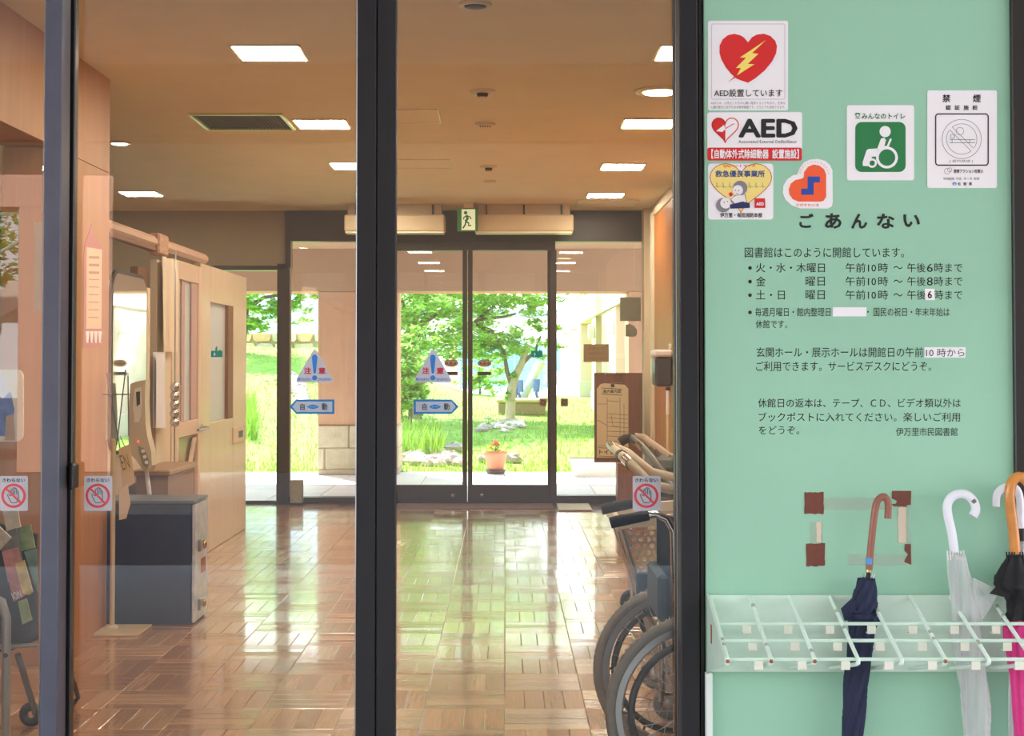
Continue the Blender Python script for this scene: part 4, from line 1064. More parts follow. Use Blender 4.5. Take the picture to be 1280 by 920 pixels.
for Yw in (4.25, 4.82):
    w = wheel((WX, Yw, WR), WR, wc, m_greyrub)
    sgn = -1 if Yw < 4.5 else 1
    q = MB(); q.torus((WX, Yw+sgn*.033, WR), WR-.073, .011, 'Y', 56, 8)
    for k in range(6):
        a = 2*math.pi*k/6; q.tube([(WX+(WR-.073)*math.cos(a), Yw+sgn*.03, WR+(WR-.073)*math.sin(a)), (WX+(WR-.050)*math.cos(a), Yw+sgn*.008, WR+(WR-.050)*math.sin(a))], .004, 6)
    q.build('hand_rim', m_black, wc)
ZT_ = .845
for Yh in (4.34, 4.73):
    q = MB()
    q.tube([(.345, Yh, ZT_-.018), (.41, Yh, ZT_-.005), (.45, Yh, ZT_+.002), (.485, Yh, ZT_-.012), (.505, Yh, ZT_-.05), (.51, Yh, .5), (.512, Yh, .2)], .0115, 10)
    q.build('back_tube', m_chrome, wc)
    q = MB(); q.tube([(.315, Yh, ZT_-.025), (.33, Yh, ZT_-.021), (.43, Yh, ZT_-.001)], [.0165, .0175, .016], 12); q.build('hand_grip', m_grip, wc)
    q = MB(); q.tube([(.512, Yh, .5), (1.0, Yh, .52), (1.06, Yh, .48), (1.16, Yh, .16)], .011, 8); q.build('side_tube', m_chrome, wc)
    q = MB(); q.tube([(.512, Yh, .22), (.9, Yh, .22), (1.0, Yh, .3), (1.02, Yh, .5)], .011, 8); q.build('lower_tube', m_chrome, wc)
    q = MB(); q.tube([(.52, Yh, .70), (.88, Yh, .71), (.92, Yh, .66), (.92, Yh, .52)], .010, 8); q.build('arm_tube', m_chrome, wc)
    B('arm_pad', (.55, Yh-.025, .715), (.87, Yh+.025, .74), m_black, wc, .01)
    B('side_guard', (.53, Yh-.008, .53), (.9, Yh+.008, .69), m_teal, wc, .003)
    # front caster
    q = MB(); q.torus((.97, Yh-.02, .075), .06, .015, 'Y', 24, 8); cw = q.build('caster', m_greyrub, wc)
    q = MB(); q.tube([(.97, Yh-.045, .075), (.96, Yh-.045, .16), (.96, Yh, .17), (.96, Yh, .25)], .007, 6); q.build('caster_fork', m_silver, cw)
    q = MB(); q.rbox((1.13, Yh-.0-.07, .10), (1.27, Yh+.07, .115), .004); q.build('footplate', m_black, wc)
q = MB()
vs = []
for i in range(9):
    for j in range(9):
        u, v = i/8, j/8; vs.append((.505+.035*math.sin(math.pi*u), 4.35+.37*u, .50+.31*v))
fs = [(i*9+j, (i+1)*9+j, (i+1)*9+j+1, i*9+j+1) for i in range(8) for j in range(8)]
q.add(vs, fs, 0, True); q.add([(x-.012, y, z) for x, y, z in vs], [f[::-1] for f in fs], 0, True); q.build('backrest', m_teal, wc)
q = MB(); q.rbox((.52, 4.34, .50), (.96, 4.73, .535), .015); q.build('seat', m_teal, wc)
q = MB(); q.rbox((.46, 4.37, .52), (.495, 4.70, .66), .01); q.build('back_pocket', m_teal, wc)
q = MB(); q.rbox((.50, 4.30, .585), (.64, 4.34, .645), .004); q.build('brake_cover', mat('teal_plastic', (52, 84, 108), .5), wc)
q = MB(); q.rbox((.44, 4.86, .45), (.62, 4.885, .60), .006); q.build('clothes_guard', mat('teal_plastic', (52, 84, 108), .5), wc)
q = MB()
q.tube([(.51, 4.34, .45), (.98, 4.73, .24)], .009, 6); q.tube([(.51, 4.73, .45), (.98, 4.34, .24)], .009, 6); q.build('cross_brace', m_chrome, wc)
q = MB(); q.tube([(WX, 4.26, WR), (WX, 4.81, WR)], .008, 8); q.build('axle', m_silver, wc)

# cream cart with perforated sides, behind the wheelchair
m_cr = mat('cream_plastic', (226, 214, 194), .4); m_ctube = mat('cream_tube', (206, 186, 160), .3)
ct = thing('baby_cart', (.8, 5.5, 0), 'cream baby cart with perforated plastic sides behind the wheelchair', 'cart')
def perf(Y, y1, nm):
    """perforated plastic side: hexagon holes in a staggered grid"""
    q = MB(); c = .0255; rr = .0082; rows = 26
    z1 = .725
    for r_ in range(rows):
        zc = z1 - .03 - r_*c*.9
        xl = .405 + (.74-zc)*.262; 
        k0 = 0
        xs0 = .42 + (c/2 if r_ % 2 else 0)
        x = xs0
        first = True
        while x < 1.02:
            if x - c/2 >= xl:
                hh = c*.45; hw = c/2
                outer = [(x+hw*math.cos(a_)*1.0, zc) for a_ in ()]
                ou = [(x-hw, zc-hh), (x, zc-hh), (x+hw, zc-hh), (x+hw, zc), (x+hw, zc+hh), (x, zc+hh), (x-hw, zc+hh), (x-hw, zc)]
                inn = [(x+rr*math.cos(math.radians(-135+45*i)), zc+rr*math.sin(math.radians(-135+45*i))) for i in range(8)]
                vs = [(a_, Y, b_) for a_, b_ in ou+inn] + [(a_, Y+.006, b_) for a_, b_ in inn]
                fs = [(i, (i+1)%8, 8+(i+1)%8, 8+i) for i in range(8)] + [(8+i, 8+(i+1)%8, 16+(i+1)%8, 16+i) for i in range(8)]
                q.add(vs, fs)
                if first:
                    q.add([(xl-.004, Y, zc-hh), (x-hw, Y, zc-hh), (x-hw, Y, zc+hh), (xl-.004-.26*c*.9, Y, zc+hh)], [(0,1,2,3)]); first = False
            x += c
    return q.build(nm, m_cr, ct)
perf(5.16, 0, 'perforated_side')
B('far_side', (.60, 5.60, .12), (1.02, 5.61, .34), m_cr, ct, .003)
for Yp in (5.155, 5.615):
    q = MB(); q.tube([(.40, Yp, .74), (.62, Yp, .02+.06)], .0085, 8); q.build('frame_leg', m_chrome, ct)
    q = MB(); q.prism([(.395, Yp-.012, .745), (.395, Yp-.012, .71), (1.06, Yp-.012, .76), (1.06, Yp-.012, .80)], (0, .024, 0)); q.build('top_rim', m_cr, ct)
q = MB(); q.rbox((.395, 5.15, .70), (.42, 5.63, .745), .006); q.build('rear_rim', m_cr, ct)
q = MB(); q.rbox((.56, 5.17, .32), (1.0, 5.61, .35), .01); q.build('seat', m_cr, ct)
hz_ = P(764, 557, 5.9).z
q = MB(); q.tube([P(764, 557, 5.9), P(770, 563, 5.7), P(780, 572, 5.25), P(790, 581, 5.17), P(815, 606, 5.16), (1.05, 5.155, .74)], .0175, 12); q.build('handle_arm', m_ctube, ct)
q = MB(); q.tube([P(764, 557, 5.9), P(785, 566, 5.7), P(815, 590, 5.62), (1.05, 5.62, .76)], .0165, 12); q.build('handle_arm', m_ctube, ct)
q = MB(); q.tube([P(763, 556, 5.9), P(772, 565, 5.68)], .0195, 12); q.build('chrome_cap', m_chrome, ct)
q = MB(); q.tube([P(776, 568.5, 5.42), P(778, 570.3, 5.34)], .0215, 12); q.build('clamp', m_black, ct)
q = MB(); q.tube([P(782, 574, 5.24), P(788, 580, 5.18)], .0205, 12); q.build('chrome_band', m_chrome, ct)
for (X_, Y_) in ((.60, 5.30), (.60, 5.80), (1.0, 5.2), (1.0, 5.6)):
    q = MB(); q.torus((X_, Y_, .062), .046, .016, 'Y', 24, 8); cw = q.build('caster', mat('caster_grey', (130, 128, 128), .5), ct)
    q = MB(); q.lathe([(.001, -.012), (.036, -.01), (.036, .01), (.001, .012)], (X_, Y_, .062), 16, axis='Y'); q.build('caster_disc', m_silver, cw)
    q = MB(); q.tube([(X_, Y_-.026, .062), (X_, Y_-.026, .13), (X_, Y_, .15), (X_, Y_, .33)], .007, 6); q.build('caster_fork', m_silver, cw)
# dark stroller behind
st = thing('stroller', (.9, 6.9, 0), 'dark folded stroller with black grip and silver buckles behind the cream cart', 'stroller')
m_dkgreen = mat('dark_green_fabric', (66, 74, 68), .7)
q = MB(); q.tube([P(775, 553, 6.6), P(781, 549, 6.6), P(789, 547.5, 6.6)], .022, 12); q.build('grip', m_grip, st)
q = MB(); q.tube([P(789, 547.5, 6.6), P(800, 556, 6.5), P(815, 572, 6.3), P(830, 592, 6.1), P(848, 622, 6.0)], .017, 10); q.build('frame_tube', mat('stroller_grey', (86, 88, 84), .4, .5), st)
q = MB(); q.tube([P(793, 546, 7.0), P(806, 548, 7.0), P(816, 556, 6.9), P(830, 566, 6.8), P(850, 580, 6.7)], .02, 10); q.build('frame_tube', mat('stroller_beige', (172, 146, 124), .4), st)
for (px_, py_, Yq) in ((798, 556, 6.45), (806, 558, 6.6), (813, 562, 6.6), (820, 566, 6.6), (837, 573, 6.6), (842, 577, 6.6)):
    c_ = P(px_, py_, Yq); q = MB(); q.tube([(c_.x-.012, Yq-.02, c_.z+.012), (c_.x+.012, Yq-.02, c_.z-.014)], .013, 8); q.build('buckle', m_chrome, st)
a, b = P(813, 620, 6.35), P(860, 575, 6.35)
q = MB(); q.rbox((a.x, 6.3, a.z), (b.x, 6.7, b.z), .03); q.build('seat_fabric', m_dkgreen, st)
q = MB(); q.rbox((a.x+.02, 6.34, .32), (b.x+.2, 6.7, a.z), .03); q.build('basket', mat('stroller_cream', (196, 178, 150), .7), st)
for (X_, Y_) in ((.66, 7.55), (.70, 6.9), (1.1, 7.5), (1.1, 6.9)):
    q = MB(); q.torus((X_, Y_, .062), .046, .017, 'Y', 24, 8); cw = q.build('wheel', m_black, st)
    q = MB(); q.lathe([(.001, -.016), (.03, -.015), (.034, .015), (.001, .016)], (X_, Y_, .062), 14, axis='Y'); q.build('wheel_disc', mat('wheel_darkgrey', (60, 60, 60), .5), cw)
    q = MB(); q.tube([(X_, Y_-.024, .062), (X_-.005, Y_-.012, .15), (X_-.01, Y_, .42)], .01, 8); q.build('leg', m_silver, st)

# ------------------------------------------------------------------ left side of the hall
def XP(px, py, X):
    Y = X*F/(px-CX); p = P(px, py, Y); return Vector((X, Y, p.z))
PX = -2.03
m_part = mat('partition_beige', (214, 192, 164), .45, noise=.05, nscale=3, stretch=(6, 6, .6), coat=.2)
m_partl = mat('partition_light', (228, 206, 186), .45)
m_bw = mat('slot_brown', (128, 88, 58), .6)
m_mirror = mat('mirror', (225, 228, 228), .03, 1.0)
m_frost = mat('frosted_pane', (236, 240, 246), .25, trans=.4)
pt = thing('partition_wall', (PX, 9.5, 0), 'long low beige wooden partition with doors left of the hall', 'partition')
zt = 1.965
def yp(px): return PX*F/(px-CX)
def slabX(nm, y0, y1, z0, z1, m, x1=PX, th=.045, par=None, ch=.004): return B(nm, (x1-th, y0, z0), (x1, y1, z1), m, par or pt, ch)
# broad end panel with window
yA, yB_ = yp(250.5), yp(308); yw0, yw1 = yp(263), yp(292); zw0 = P(275, 526, yp(275)).z; zw1 = P(275, 380, yp(275)).z
slabX('end_panel', yA, yw0, 0, zt, m_part); slabX('end_panel', yw1, yB_, 0, zt, m_part)
slabX('end_panel', yw0, yw1, 0, zw0, m_part); slabX('end_panel', yw0, yw1, zw1, zt, m_part)
B('window_pane', (PX-.034, yw0, zw0), (PX-.028, yw1, zw1), m_frost, pt)
slabX('window_reveal', yp(286), yw1, zw0, zw1, m_bw, PX-.004, .03)
t = thing('lock_plate', (PX, yp(298), 1), 'white square lock plate on the end panel of the beige partition', 'lock')
z = P(298, 542, yp(298)).z; B('plate', (PX, yp(291), z-.065), (PX+.012, yp(304), z+.055), m_cream, t, .003); B('window', (PX+.012, yp(297), z-.03), (PX+.014, yp(302), z+.02), m_black, t)
# door panel
yC, yD = yp(214), yp(250.5)
m_dst = mat('door_stile', (222, 194, 170), .45)
dr = struct('door_5', (PX, (yC+yD)/2, 0), 'narrow beige partition door with two glass openings', 'door')
def sX(nm, pa, pb, ya, yb_, m, x1=PX+.006, th=.04):
    Y0, Y1 = yp(pa), yp(pb); return B(nm, (x1-th, Y0, P(pa, yb_, Y0).z), (x1, Y1, P(pa, ya, Y0).z), m, dr, .004)
z_a, z_b, z_c, z_d = P(235, 352, yp(235)).z, P(235, 526, yp(235)).z, P(235, 545, yp(235)).z, P(235, 634, yp(235)).z
def dX(nm, pa, pb, z0, z1, m, x1=PX+.006, th=.04): return B(nm, (x1-th, yp(pa), z0), (x1, yp(pb), z1), m, dr, .004)
dX('stile', 214, 223, 0, zt-.03, m_dst); dX('stile', 247, 250.3, 0, zt-.03, m_dst)
dX('top_rail', 223, 247, z_a, zt-.03, m_dst); dX('middle_rail', 223, 247, z_c, z_b, m_dst); dX('bottom_rail', 223, 247, 0, z_d, m_dst)
dX('glass_pane', 223, 247, z_b, z_a, m_frost, PX-.015, .006); dX('glass_pane', 223, 247, z_d, z_c, mat('dim_pane', (150, 130, 120), .12, spec=.8), PX-.015, .006)
dX('blind_slat', 228, 231.5, z_b, z_a, mat('blind_mauve', (196, 164, 160), .6), PX-.003, .01); dX('blind_slat', 240, 247, z_b, z_a, mat('blind_mauve', (196, 164, 160), .6), PX-.003, .01)
q = MB(); y0, y1 = yp(226), yp(246); q.prism([(PX-.004, y0, z_d), (PX-.004, y0+.1, z_d), (PX-.004, y1, z_c-.02), (PX-.004, y1-.1, z_c-.02)], (.008, 0, 0)); q.build('diagonal_brace', m_dst, dr)
z = P(255, 534, yp(255)).z
q = MB(); yh = yp(252); q.tube([(PX, yh, z), (PX+.05, yh, z), (PX+.055, yh-.01, z), (PX+.055, yh-.36, z)], .009, 8); q.lathe([(.022, 0), (.022, .008)], (PX+.004, yh, z), 12, axis='X'); q.build('lever_handle', m_silver, dr)
# top rail of the partition
q = MB(); q.rbox((PX-.03, yp(132), zt), (PX+.025, yp(256), zt+.065), .02); q.build('top_rail', mat('pink_beige_rail', (214, 176, 150), .45), pt)
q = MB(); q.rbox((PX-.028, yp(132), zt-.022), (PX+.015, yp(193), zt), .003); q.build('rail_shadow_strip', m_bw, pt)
slabX('mid_panel', yp(196), yp(214), 0, zt-.06, mat('cream_panel', (226, 210, 182), .6), PX)
slabX('slot', yp(183), yp(196), 0, zt-.12, m_bw, PX-.05)
slabX('rear_panel', yp(130), yp(183), 0, P(133, 349, yp(133)).z, m_partl, PX-.01)
slabX('edge_trim', yp(183), yp(186.5), 0, P(133, 349, yp(133)).z, m_cream, PX+.005)
q = MB(); c_ = XP(203, 305, PX+.01); q.rbox((PX-.03, yp(191), zt-.04), (PX+.035, yp(203), zt+.085), .01); q.build('rail_bracket', mat('bracket_brown', (184, 140, 112), .6, noise=.3, nscale=40), pt)
# cloth hanging before the cream panel
t = thing('hanging_cloth', (PX+.05, yp(205), 1), 'cream cloth strip hanging from the partition rail', 'cloth')
vs = []; 
for i in range(13):
    for j in range(11):
        u, v = i/12, j/10
        yy = yp(195) + (yp(213)-yp(195))*u; zz = P(200, 322, yp(200)).z*(1-v) + P(200, 440, yp(200)).z*v
        vs.append((PX+.035+.012*math.sin(u*14+v), yy*(1-.0*v), zz))
q = MB(); fs = [(i*11+j, (i+1)*11+j, (i+1)*11+j+1, i*11+j+1) for i in range(12) for j in range(10)]
q.add(vs, fs, 0, True); q.add([(x-.004, y, z) for x, y, z in vs], [f[::-1] for f in fs], 0, True); q.build('cloth', mat('cream_cloth', (236, 220, 196), .8), t)
# framed mirror with rounded corners
t = thing('wall_mirror', (PX, yp(160), 1.3), 'rounded rectangular mirror on the beige panel behind the orange wall', 'mirror')
y0, y1 = yp(139), yp(181); z0, z1 = P(160, 560, yp(160)).z, P(160, 345, yp(160)).z
def rrX(y0, y1, z0, z1, r, x): return [(x, a, b) for a, b in rrect(y0, z0, y1, z1, r, 6)]
q = MB(); q.prism(rrX(y0-.02, y1+.02, z0-.02, z1+.02, .12, PX-.009), (.014, 0, 0)); q.build('frame', m_black, t)
q = MB(); q.prism(rrX(y0, y1, z0, z1, .10, PX+.005), (.004, 0, 0)); q.build('mirror_glass', m_mirror, t)
# thermometer kiosk
Yk = 7.62
t = thing('sanitizer_kiosk', P(172, 640, Yk), 'beige hand sanitizer kiosk with oval opening and buttons behind the navy case', 'dispenser')
m_kb = mat('kiosk_beige', (206, 186, 160), .35)
def pk(x, y, Y=Yk): return P(x, y, Y)
outer = [(163, 480), (170, 477), (182, 475), (181, 500), (182, 530), (184, 545), (189, 565), (190, 582), (186, 590), (180, 590), (170, 575), (161, 566), (160, 520)]
inner = [(168, 486), (176, 484), (177, 500), (176, 520), (173, 528), (168, 528), (166, 510)]
q = MB(); q.prism([pk(*p) for p in outer], (0, .10, 0)); q.build('housing', m_kb, t)
q = MB(); q.prism([pk(x, y, Yk-.004) for x, y in inner], (0, .003, 0)); q.build('oval_opening', mat('kiosk_shade', (236, 226, 210), .3), t)
q = MB(); q.prism([pk(x, y, Yk-.008) for x, y in ((170, 490), (175, 489), (175, 505), (171, 508))], (0, .004, 0)); q.build('sensor', m_black, t)
q = MB(); q.prism([pk(x, y, Yk-.006) for x, y in ((172.5, 557), (180, 560), (187, 577), (184, 586), (178, 580))], (0, .005, 0)); q.build('button_panel', mat('panel_grey', (150, 146, 132), .4), t)
for k in range(3): q = MB(); q.prism([pk(x, y, Yk-.012) for x, y in circ(178.5+k*2.2, 564+k*7, 2.3, 10)], (0, .006, 0)); q.build('button', m_white, t)
q = MB(); q.lathe([(.001, -.004), (.006, -.003), (.006, .004)], pk(172.5, 552, Yk-.004), 10, axis='Y'); q.build('red_light', mat('red_light', (240, 80, 50), .4, emit=1.5), t)
a = pk(184, 620); q = MB(); q.tube([(a.x, Yk+.05, 0), (a.x, Yk+.05, a.z), (pk(180, 588).x, Yk+.05, pk(180, 588).z)], .012, 10); q.build('post', m_white, t)
q = MB(); q.lathe([(.12, 0), (.12, .012), (.02, .02)], (a.x, Yk+.05, 0), 20); q.build('foot', m_kb, t)
# string of silver beads hanging at the partition
t = thing('bead_string', XP(201, 500, PX+.08), 'string of chrome balls and clips hanging before the partition', 'ornament')
for k in range(5):
    c_ = P(202+k*.4, 484+k*11, yp(202)); q = MB(); q.lathe([(.001, -.03), (.022, -.022), (.031, 0), (.022, .022), (.001, .03)], (PX+.08, c_.y, c_.z), 14); q.build('bead', m_chrome, t)
q = MB(); ya_ = yp(202); q.tube([(PX+.08, ya_, P(200, 380, ya_).z), (PX+.08, ya_, P(200, 620, ya_).z)], .004, 6); q.build('cord', m_silver, t)
q = MB(); q.tube([(PX+.02, ya_, zt), (PX+.08, ya_, zt-.01), (PX+.08, ya_, P(200, 380, ya_).z)], .004, 6); q.build('hook', m_silver, t)
# white pillowcase like garment
t = thing('white_bag', XP(194, 490, PX+.03), 'white cloth bag hanging beside the chrome ball string', 'bag')
vs = []
for i in range(9):
    for j in range(9):
        u, v = i/8, j/8; yy = yp(189)+(yp(200)-yp(189))*u; vs.append((PX+.03+.02*math.sin(math.pi*u)*(.5+v), yy, P(195, 440, yy).z*(1-v)+P(195, 535, yy).z*v))
fs = [(i*9+j, (i+1)*9+j, (i+1)*9+j+1, i*9+j+1) for i in range(8) for j in range(8)]
q = MB(); q.add(vs, fs, 0, True); q.add([(PX+.012, y, z) for x, y, z in vs], [f[::-1] for f in fs], 0, True); q.build('cloth', mat('white_cloth', (232, 232, 238), .8), t)
# wooden counter behind the case
t = thing('wooden_counter', (-1.9, 7.95, 0), 'brown wooden counter behind the navy case', 'counter')
a, b = P(140, 640, 7.8), P(214, 588, 7.8)
B('top', (PX+.03, 7.78, b.z-.03), (P(212, 590, 7.78).x, 8.5, b.z), mat('counter_wood', (160, 126, 100), .4, noise=.1, nscale=5, stretch=(3, 14, 1)), t, .006)
B('front', (PX+.05, 7.80, 0), (P(210, 590, 7.8).x, 8.45, b.z-.03), mat('counter_front', (150, 118, 96), .5), t)

# navy case
m_navy = mat('navy_panel', (36, 44, 66), .45, noise=.1, nscale=8)
a = P(113, 778, 7.2); b = P(243, 626, 7.2)
t = thing('storage_case', ((a.x+b.x)/2, 7.3, 0), 'large navy blue flight case with silver latches on the parquet', 'case')
B('body', (a.x, 7.2, 0.0), (b.x-.012, 7.52, b.z-.012), m_navy, t, .006)
q = MB()
q.box((a.x-.006, 7.195, b.z-.014), (b.x, 7.525, b.z)); q.build('top_edge', mat('case_edge', (96, 104, 108), .4, .3), t)
B('side_panel', (b.x-.012, 7.205, .01), (b.x+.002, 7.515, b.z-.02), mat('case_side', (196, 200, 206), .35, .4, noise=.2, nscale=20), t, .003)
for zz in (b.z*.62, b.z*.14):
    q = MB(); q.rbox((b.x+.002, 7.29, zz-.03), (b.x+.016, 7.43, zz+.03), .004); la = q.build('latch', m_silver, t)
    q = MB(); q.lathe([(.001, 0), (.022, .002), (.022, .01), (.008, .016)], (b.x+.014, 7.36, zz), 12, axis='X'); q.build('latch_knob', mat('brass', (205, 180, 120), .25, 1.0), la)
B('label_patch', (b.x+.002, 7.36, b.z*.38), (b.x+.004, 7.46, b.z*.5), mat('patch_orange', (170, 112, 76), .6), t)
for xx in (a.x+.004, ): B('edge_strip', (xx-.006, 7.194, 0), (xx+.006, 7.2, b.z-.014), MATS['case_edge'], t)

# pole sign stand
Yp_ = 7.06; m_pole = mat('beige_pole', (206, 186, 150), .35)
c_ = P(140, 784, Yp_)
t = thing('sign_stand', (c_.x, Yp_, 0), 'slim beige pole stand on flat square plate before the navy case', 'sign stand')
a, b = P(96, 785, Yp_), P(176, 785, Yp_)
B('base_plate', (a.x, 6.90, 0), (b.x+.03, 7.17, .012), m_pole, t, .004)
q = MB(); q.tube([(c_.x, Yp_, .012), (c_.x, Yp_, P(140, 548, Yp_).z)], .0125, 12); q.build('pole', m_pole, t)
q = MB(); q.lathe([(.03, .012), (.03, .02), (.014, .028)], (c_.x, Yp_, 0), 16); q.build('collar', m_cream, t)
a, b = P(133, 550, Yp_), P(161, 466, Yp_)
q = MB(); q.box((a.x, Yp_-.004, a.z), (b.x, Yp_+.004, b.z)); q.build('acrylic_holder', glass_mat('acrylic', (.93, .95, .93), 1.45, .02, .12), t)
q = MB()
for p0, p1 in (((133, 466), (150, 560)), ((157, 462), (146, 556)), ((160, 470), (161, 545)), ((128, 493), (163, 493))): q.tube([P(*p0, Yp_-.01), P(*p1, Yp_-.01)], .003, 6)
q.build('strings', mat('string_dark', (80, 84, 110), .6), t)
# hanging card
dC = Deco(Yp_-.02)
t = thing('hanging_card', dC.pt(158, 580, 0), 'tilted beige card lettered EN hanging from the pole stand', 'card')
dC.slab([(148, 561), (162, 555), (169, 603), (155, 612)], 0, .002).build('card', mat('card_beige', (214, 190, 152), .6), t)
text(Deco(Yp_-.0225), 'EN', 151, 568, 161, 587, mat('card_ink', (120, 110, 96), .5), 'lettering', t, 1, .0, rot=-.25)
dC.slab([(149, 612), (160, 605), (163, 630), (158, 648), (149, 650)], 3, .002).build('tail', mat('tail_cream', (226, 208, 182), .6), t)
q = MB(); q.tube([dC.pt(150, 545, 2), dC.pt(156, 558, 2)], .002, 6); q.build('cord', MATS['string_dark'], t)

# poster on the orange wall end, standing in for a notice board's reflection
t = thing('mirrored_poster', (XO, 6.6, 1.6), 'narrow pink poster with cream list on the orange wall, in place of a reflection', 'poster')
def xy_(px): return XO*F/(px-CX)
ya, yb_ = xy_(103.5), xy_(127)
def zq(px, py): return P(px, py, xy_(px)).z
q = MB(); x_ = XO+.001
pts = [(103.5, 318), (103.5, 435), (127, 432), (127, 311), (122, 302), (117, 298), (113, 280), (109, 292), (104, 306)]
def pp(px, py, dx): return (XO+dx, xy_(px), zq(px, py))
q.prism([pp(*p, .001) for p in pts], (.002, 0, 0)); q.build('backing', mat('poster_rose', (190, 120, 120), .6), t)
q = MB(); q.prism([pp(*p, .0035) for p in ((106.5, 309), (106.5, 411), (125.5, 411), (125.5, 312))], (.001, 0, 0)); q.build('sheet', mat('poster_cream', (236, 208, 178), .6), t)
q = MB()
for k in range(9):
    yy = 320 + k*9.5; h = 3.2 if k < 3 else 1.2
    q.prism([pp(*p, .005) for p in ((109, yy), (109, yy+h), (122, yy+h+.4), (122, yy+.4))], (.0006, 0, 0))
q.build('text_lines', mat('poster_text', (196, 150, 130), .6), t)
q = MB()
for k in range(4): q.prism([pp(*p, .004) for p in ((106+k*5.2, 414), (107+k*5.2, 428), (109+k*5.2, 429), (110.5+k*5.2, 414))], (.0008, 0, 0))
q.build('white_letters', m_wst, t)
# faded paper on the wall opening
q = MB(); 

# ------------------------------------------------------------------ brochure stand at the far left
bs = thing('brochure_stand', (-1.72, 5.0, 0), 'black brochure stand on grey bent tubes at the left edge', 'brochure stand')
m_gtube = mat('grey_tube', (150, 146, 140), .35, .3); YB = 4.95
def pb(x, y, Y=YB): return P(x, y, Y)
q = MB(); q.prism([pb(-60, 640, 5.15), pb(0, 655, 5.15), pb(46, 668, 5.15), pb(46, 800, 5.0), pb(10, 815, 5.0), pb(-60, 815, 5.0)], (0, .02, 0)); q.build('back_board', mat('board_black', (40, 36, 36), .5), bs)
q = MB(); q.tube([pb(-70, 745), pb(-12, 745), pb(2, 752), pb(8, 772), pb(7, 1000)], .016, 10); q.build('frame_tube', m_gtube, bs)
q = MB(); q.tube([pb(22, 818, 5.1), pb(45, 893, 5.2)], .012, 8); q.build('leg', mat('leg_grey', (96, 86, 78), .4), bs)
q = MB(); q.tube([pb(62, 760, 5.35), pb(98, 872, 5.5), pb(88, 884, 5.5)], .01, 8); q.build('leg', mat('leg_grey', (96, 86, 78), .4), bs)
q = MB(); q.tube([pb(-60, 812, 4.98), pb(48, 806, 4.98)], .008, 8); q.build('shelf_edge', m_gtube, bs)
c_ = pb(39, 893, 5.2); q = MB(); q.torus((c_.x, c_.y, .045), .028, .016, 'Y', 20, 8); q.build('caster', m_black, bs)
q = MB(); q.lathe([(.001, -.004), (.008, -.003), (.008, 0)], pb(7, 819, YB-.017), 10, axis='Y'); q.build('bolt', m_dkg, bs)
m_leafs = [mat('leaflet_%s' % n, c, .5, noise=.35, nscale=s) for n, c, s in (('pink', (214, 150, 140), 14), ('yellow', (222, 200, 130), 20), ('grey', (140, 140, 130), 12), ('green', (150, 166, 110), 18), ('cream', (222, 208, 186), 10), ('teal', (130, 160, 150), 16))]
def leaflet(pts, Y, mi, label, name='leaflet', txt=None):
    Y -= .05; q = MB(); q.prism([P(x, y, Y) for x, y in pts], (0, .006, 0)); c_ = sum((Vector(v) for v in q.v), Vector())/len(q.v)
    t = thing(name, c_, label, 'leaflet', 'leaflets on the brochure stand'); q.build('cover', m_leafs[mi], t)
    return t
leaflet([(-2, 668), (20, 660), (32, 720), (10, 728)], 5.10, 2, 'grey leaflet at the top left of the brochure stand')
tl = leaflet([(2, 690), (22, 684), (36, 742), (17, 752)], 5.07, 0, 'pink leaflet with white letters on the brochure stand')
text(Deco(5.018), 'ION', 15, 739, 27, 749, m_wst, 'lettering', tl, 2, .03, rot=-.35)
tl = leaflet([(19, 705), (30, 700), (41, 740), (36, 744), (28, 742)], 5.05, 1, 'small yellow leaflet lowest but one on the stand')
leaflet([(22, 752), (33, 748), (40, 775), (28, 781)], 5.05, 3, 'narrow green and white leaflet at the bottom of the stand')
leaflet([(30, 690), (46, 686), (47, 740), (42, 728)], 5.09, 5, 'teal leaflet at the right edge of the brochure stand')
leaflet([(2, 632), (20, 625), (26, 660), (8, 664)], 5.14, 4, 'cream leaflet on the top row, left')
leaflet([(16, 662), (38, 655), (44, 685), (24, 690)], 5.12, 3, 'olive leaflet on the second row of the stand')
leaflet([(-4, 655), (14, 672), (-2, 690), (-14, 680)], 5.04, 4, 'cream booklet lying askew over the pink leaflet', 'booklet')
# poster panel with a rounded picture behind the left pane
t = thing('picture_panel', P(10, 520, 5.3), 'rounded white picture panel with a blue clad figure at the left edge', 'picture')
dP = Deco(5.3); dP.slab(rrect(-40, 462, 30, 552, 9), 0, .01).build('panel', mat('panel_white', (222, 214, 196), .4), t); dP = Deco(5.2895)
dP.poly([(-20, 478), (2, 480), (14, 492), (18, 512), (14, 545), (-20, 545)], 1).build('blue_coat', mat('photo_blue', (70, 96, 170), .5, noise=.35, nscale=30), t)
dP.poly([(-6, 466), (4, 468), (8, 478), (12, 490), (4, 498), (-8, 492)], 2).build('white_hood', mat('photo_white', (210, 214, 240), .5), t)
dP.poly([(8, 520), (17, 518), (19, 550), (6, 550)], 2).build('brown_bag', mat('photo_tan', (186, 150, 110), .5), t)
# pale paper hanging in the doorway left
q = MB(); a_, b_ = P(43, 390, 4.052), P(53.5, 278, 4.052); q.box((a_.x, 4.0485, a_.z), (b_.x, 4.0495, b_.z))
tag(q.build('paper_notice', mat('pale_notice', (204, 194, 164), .7)), 'pale grey green paper strip stuck on the far left pane beside the mullion', 'notice')

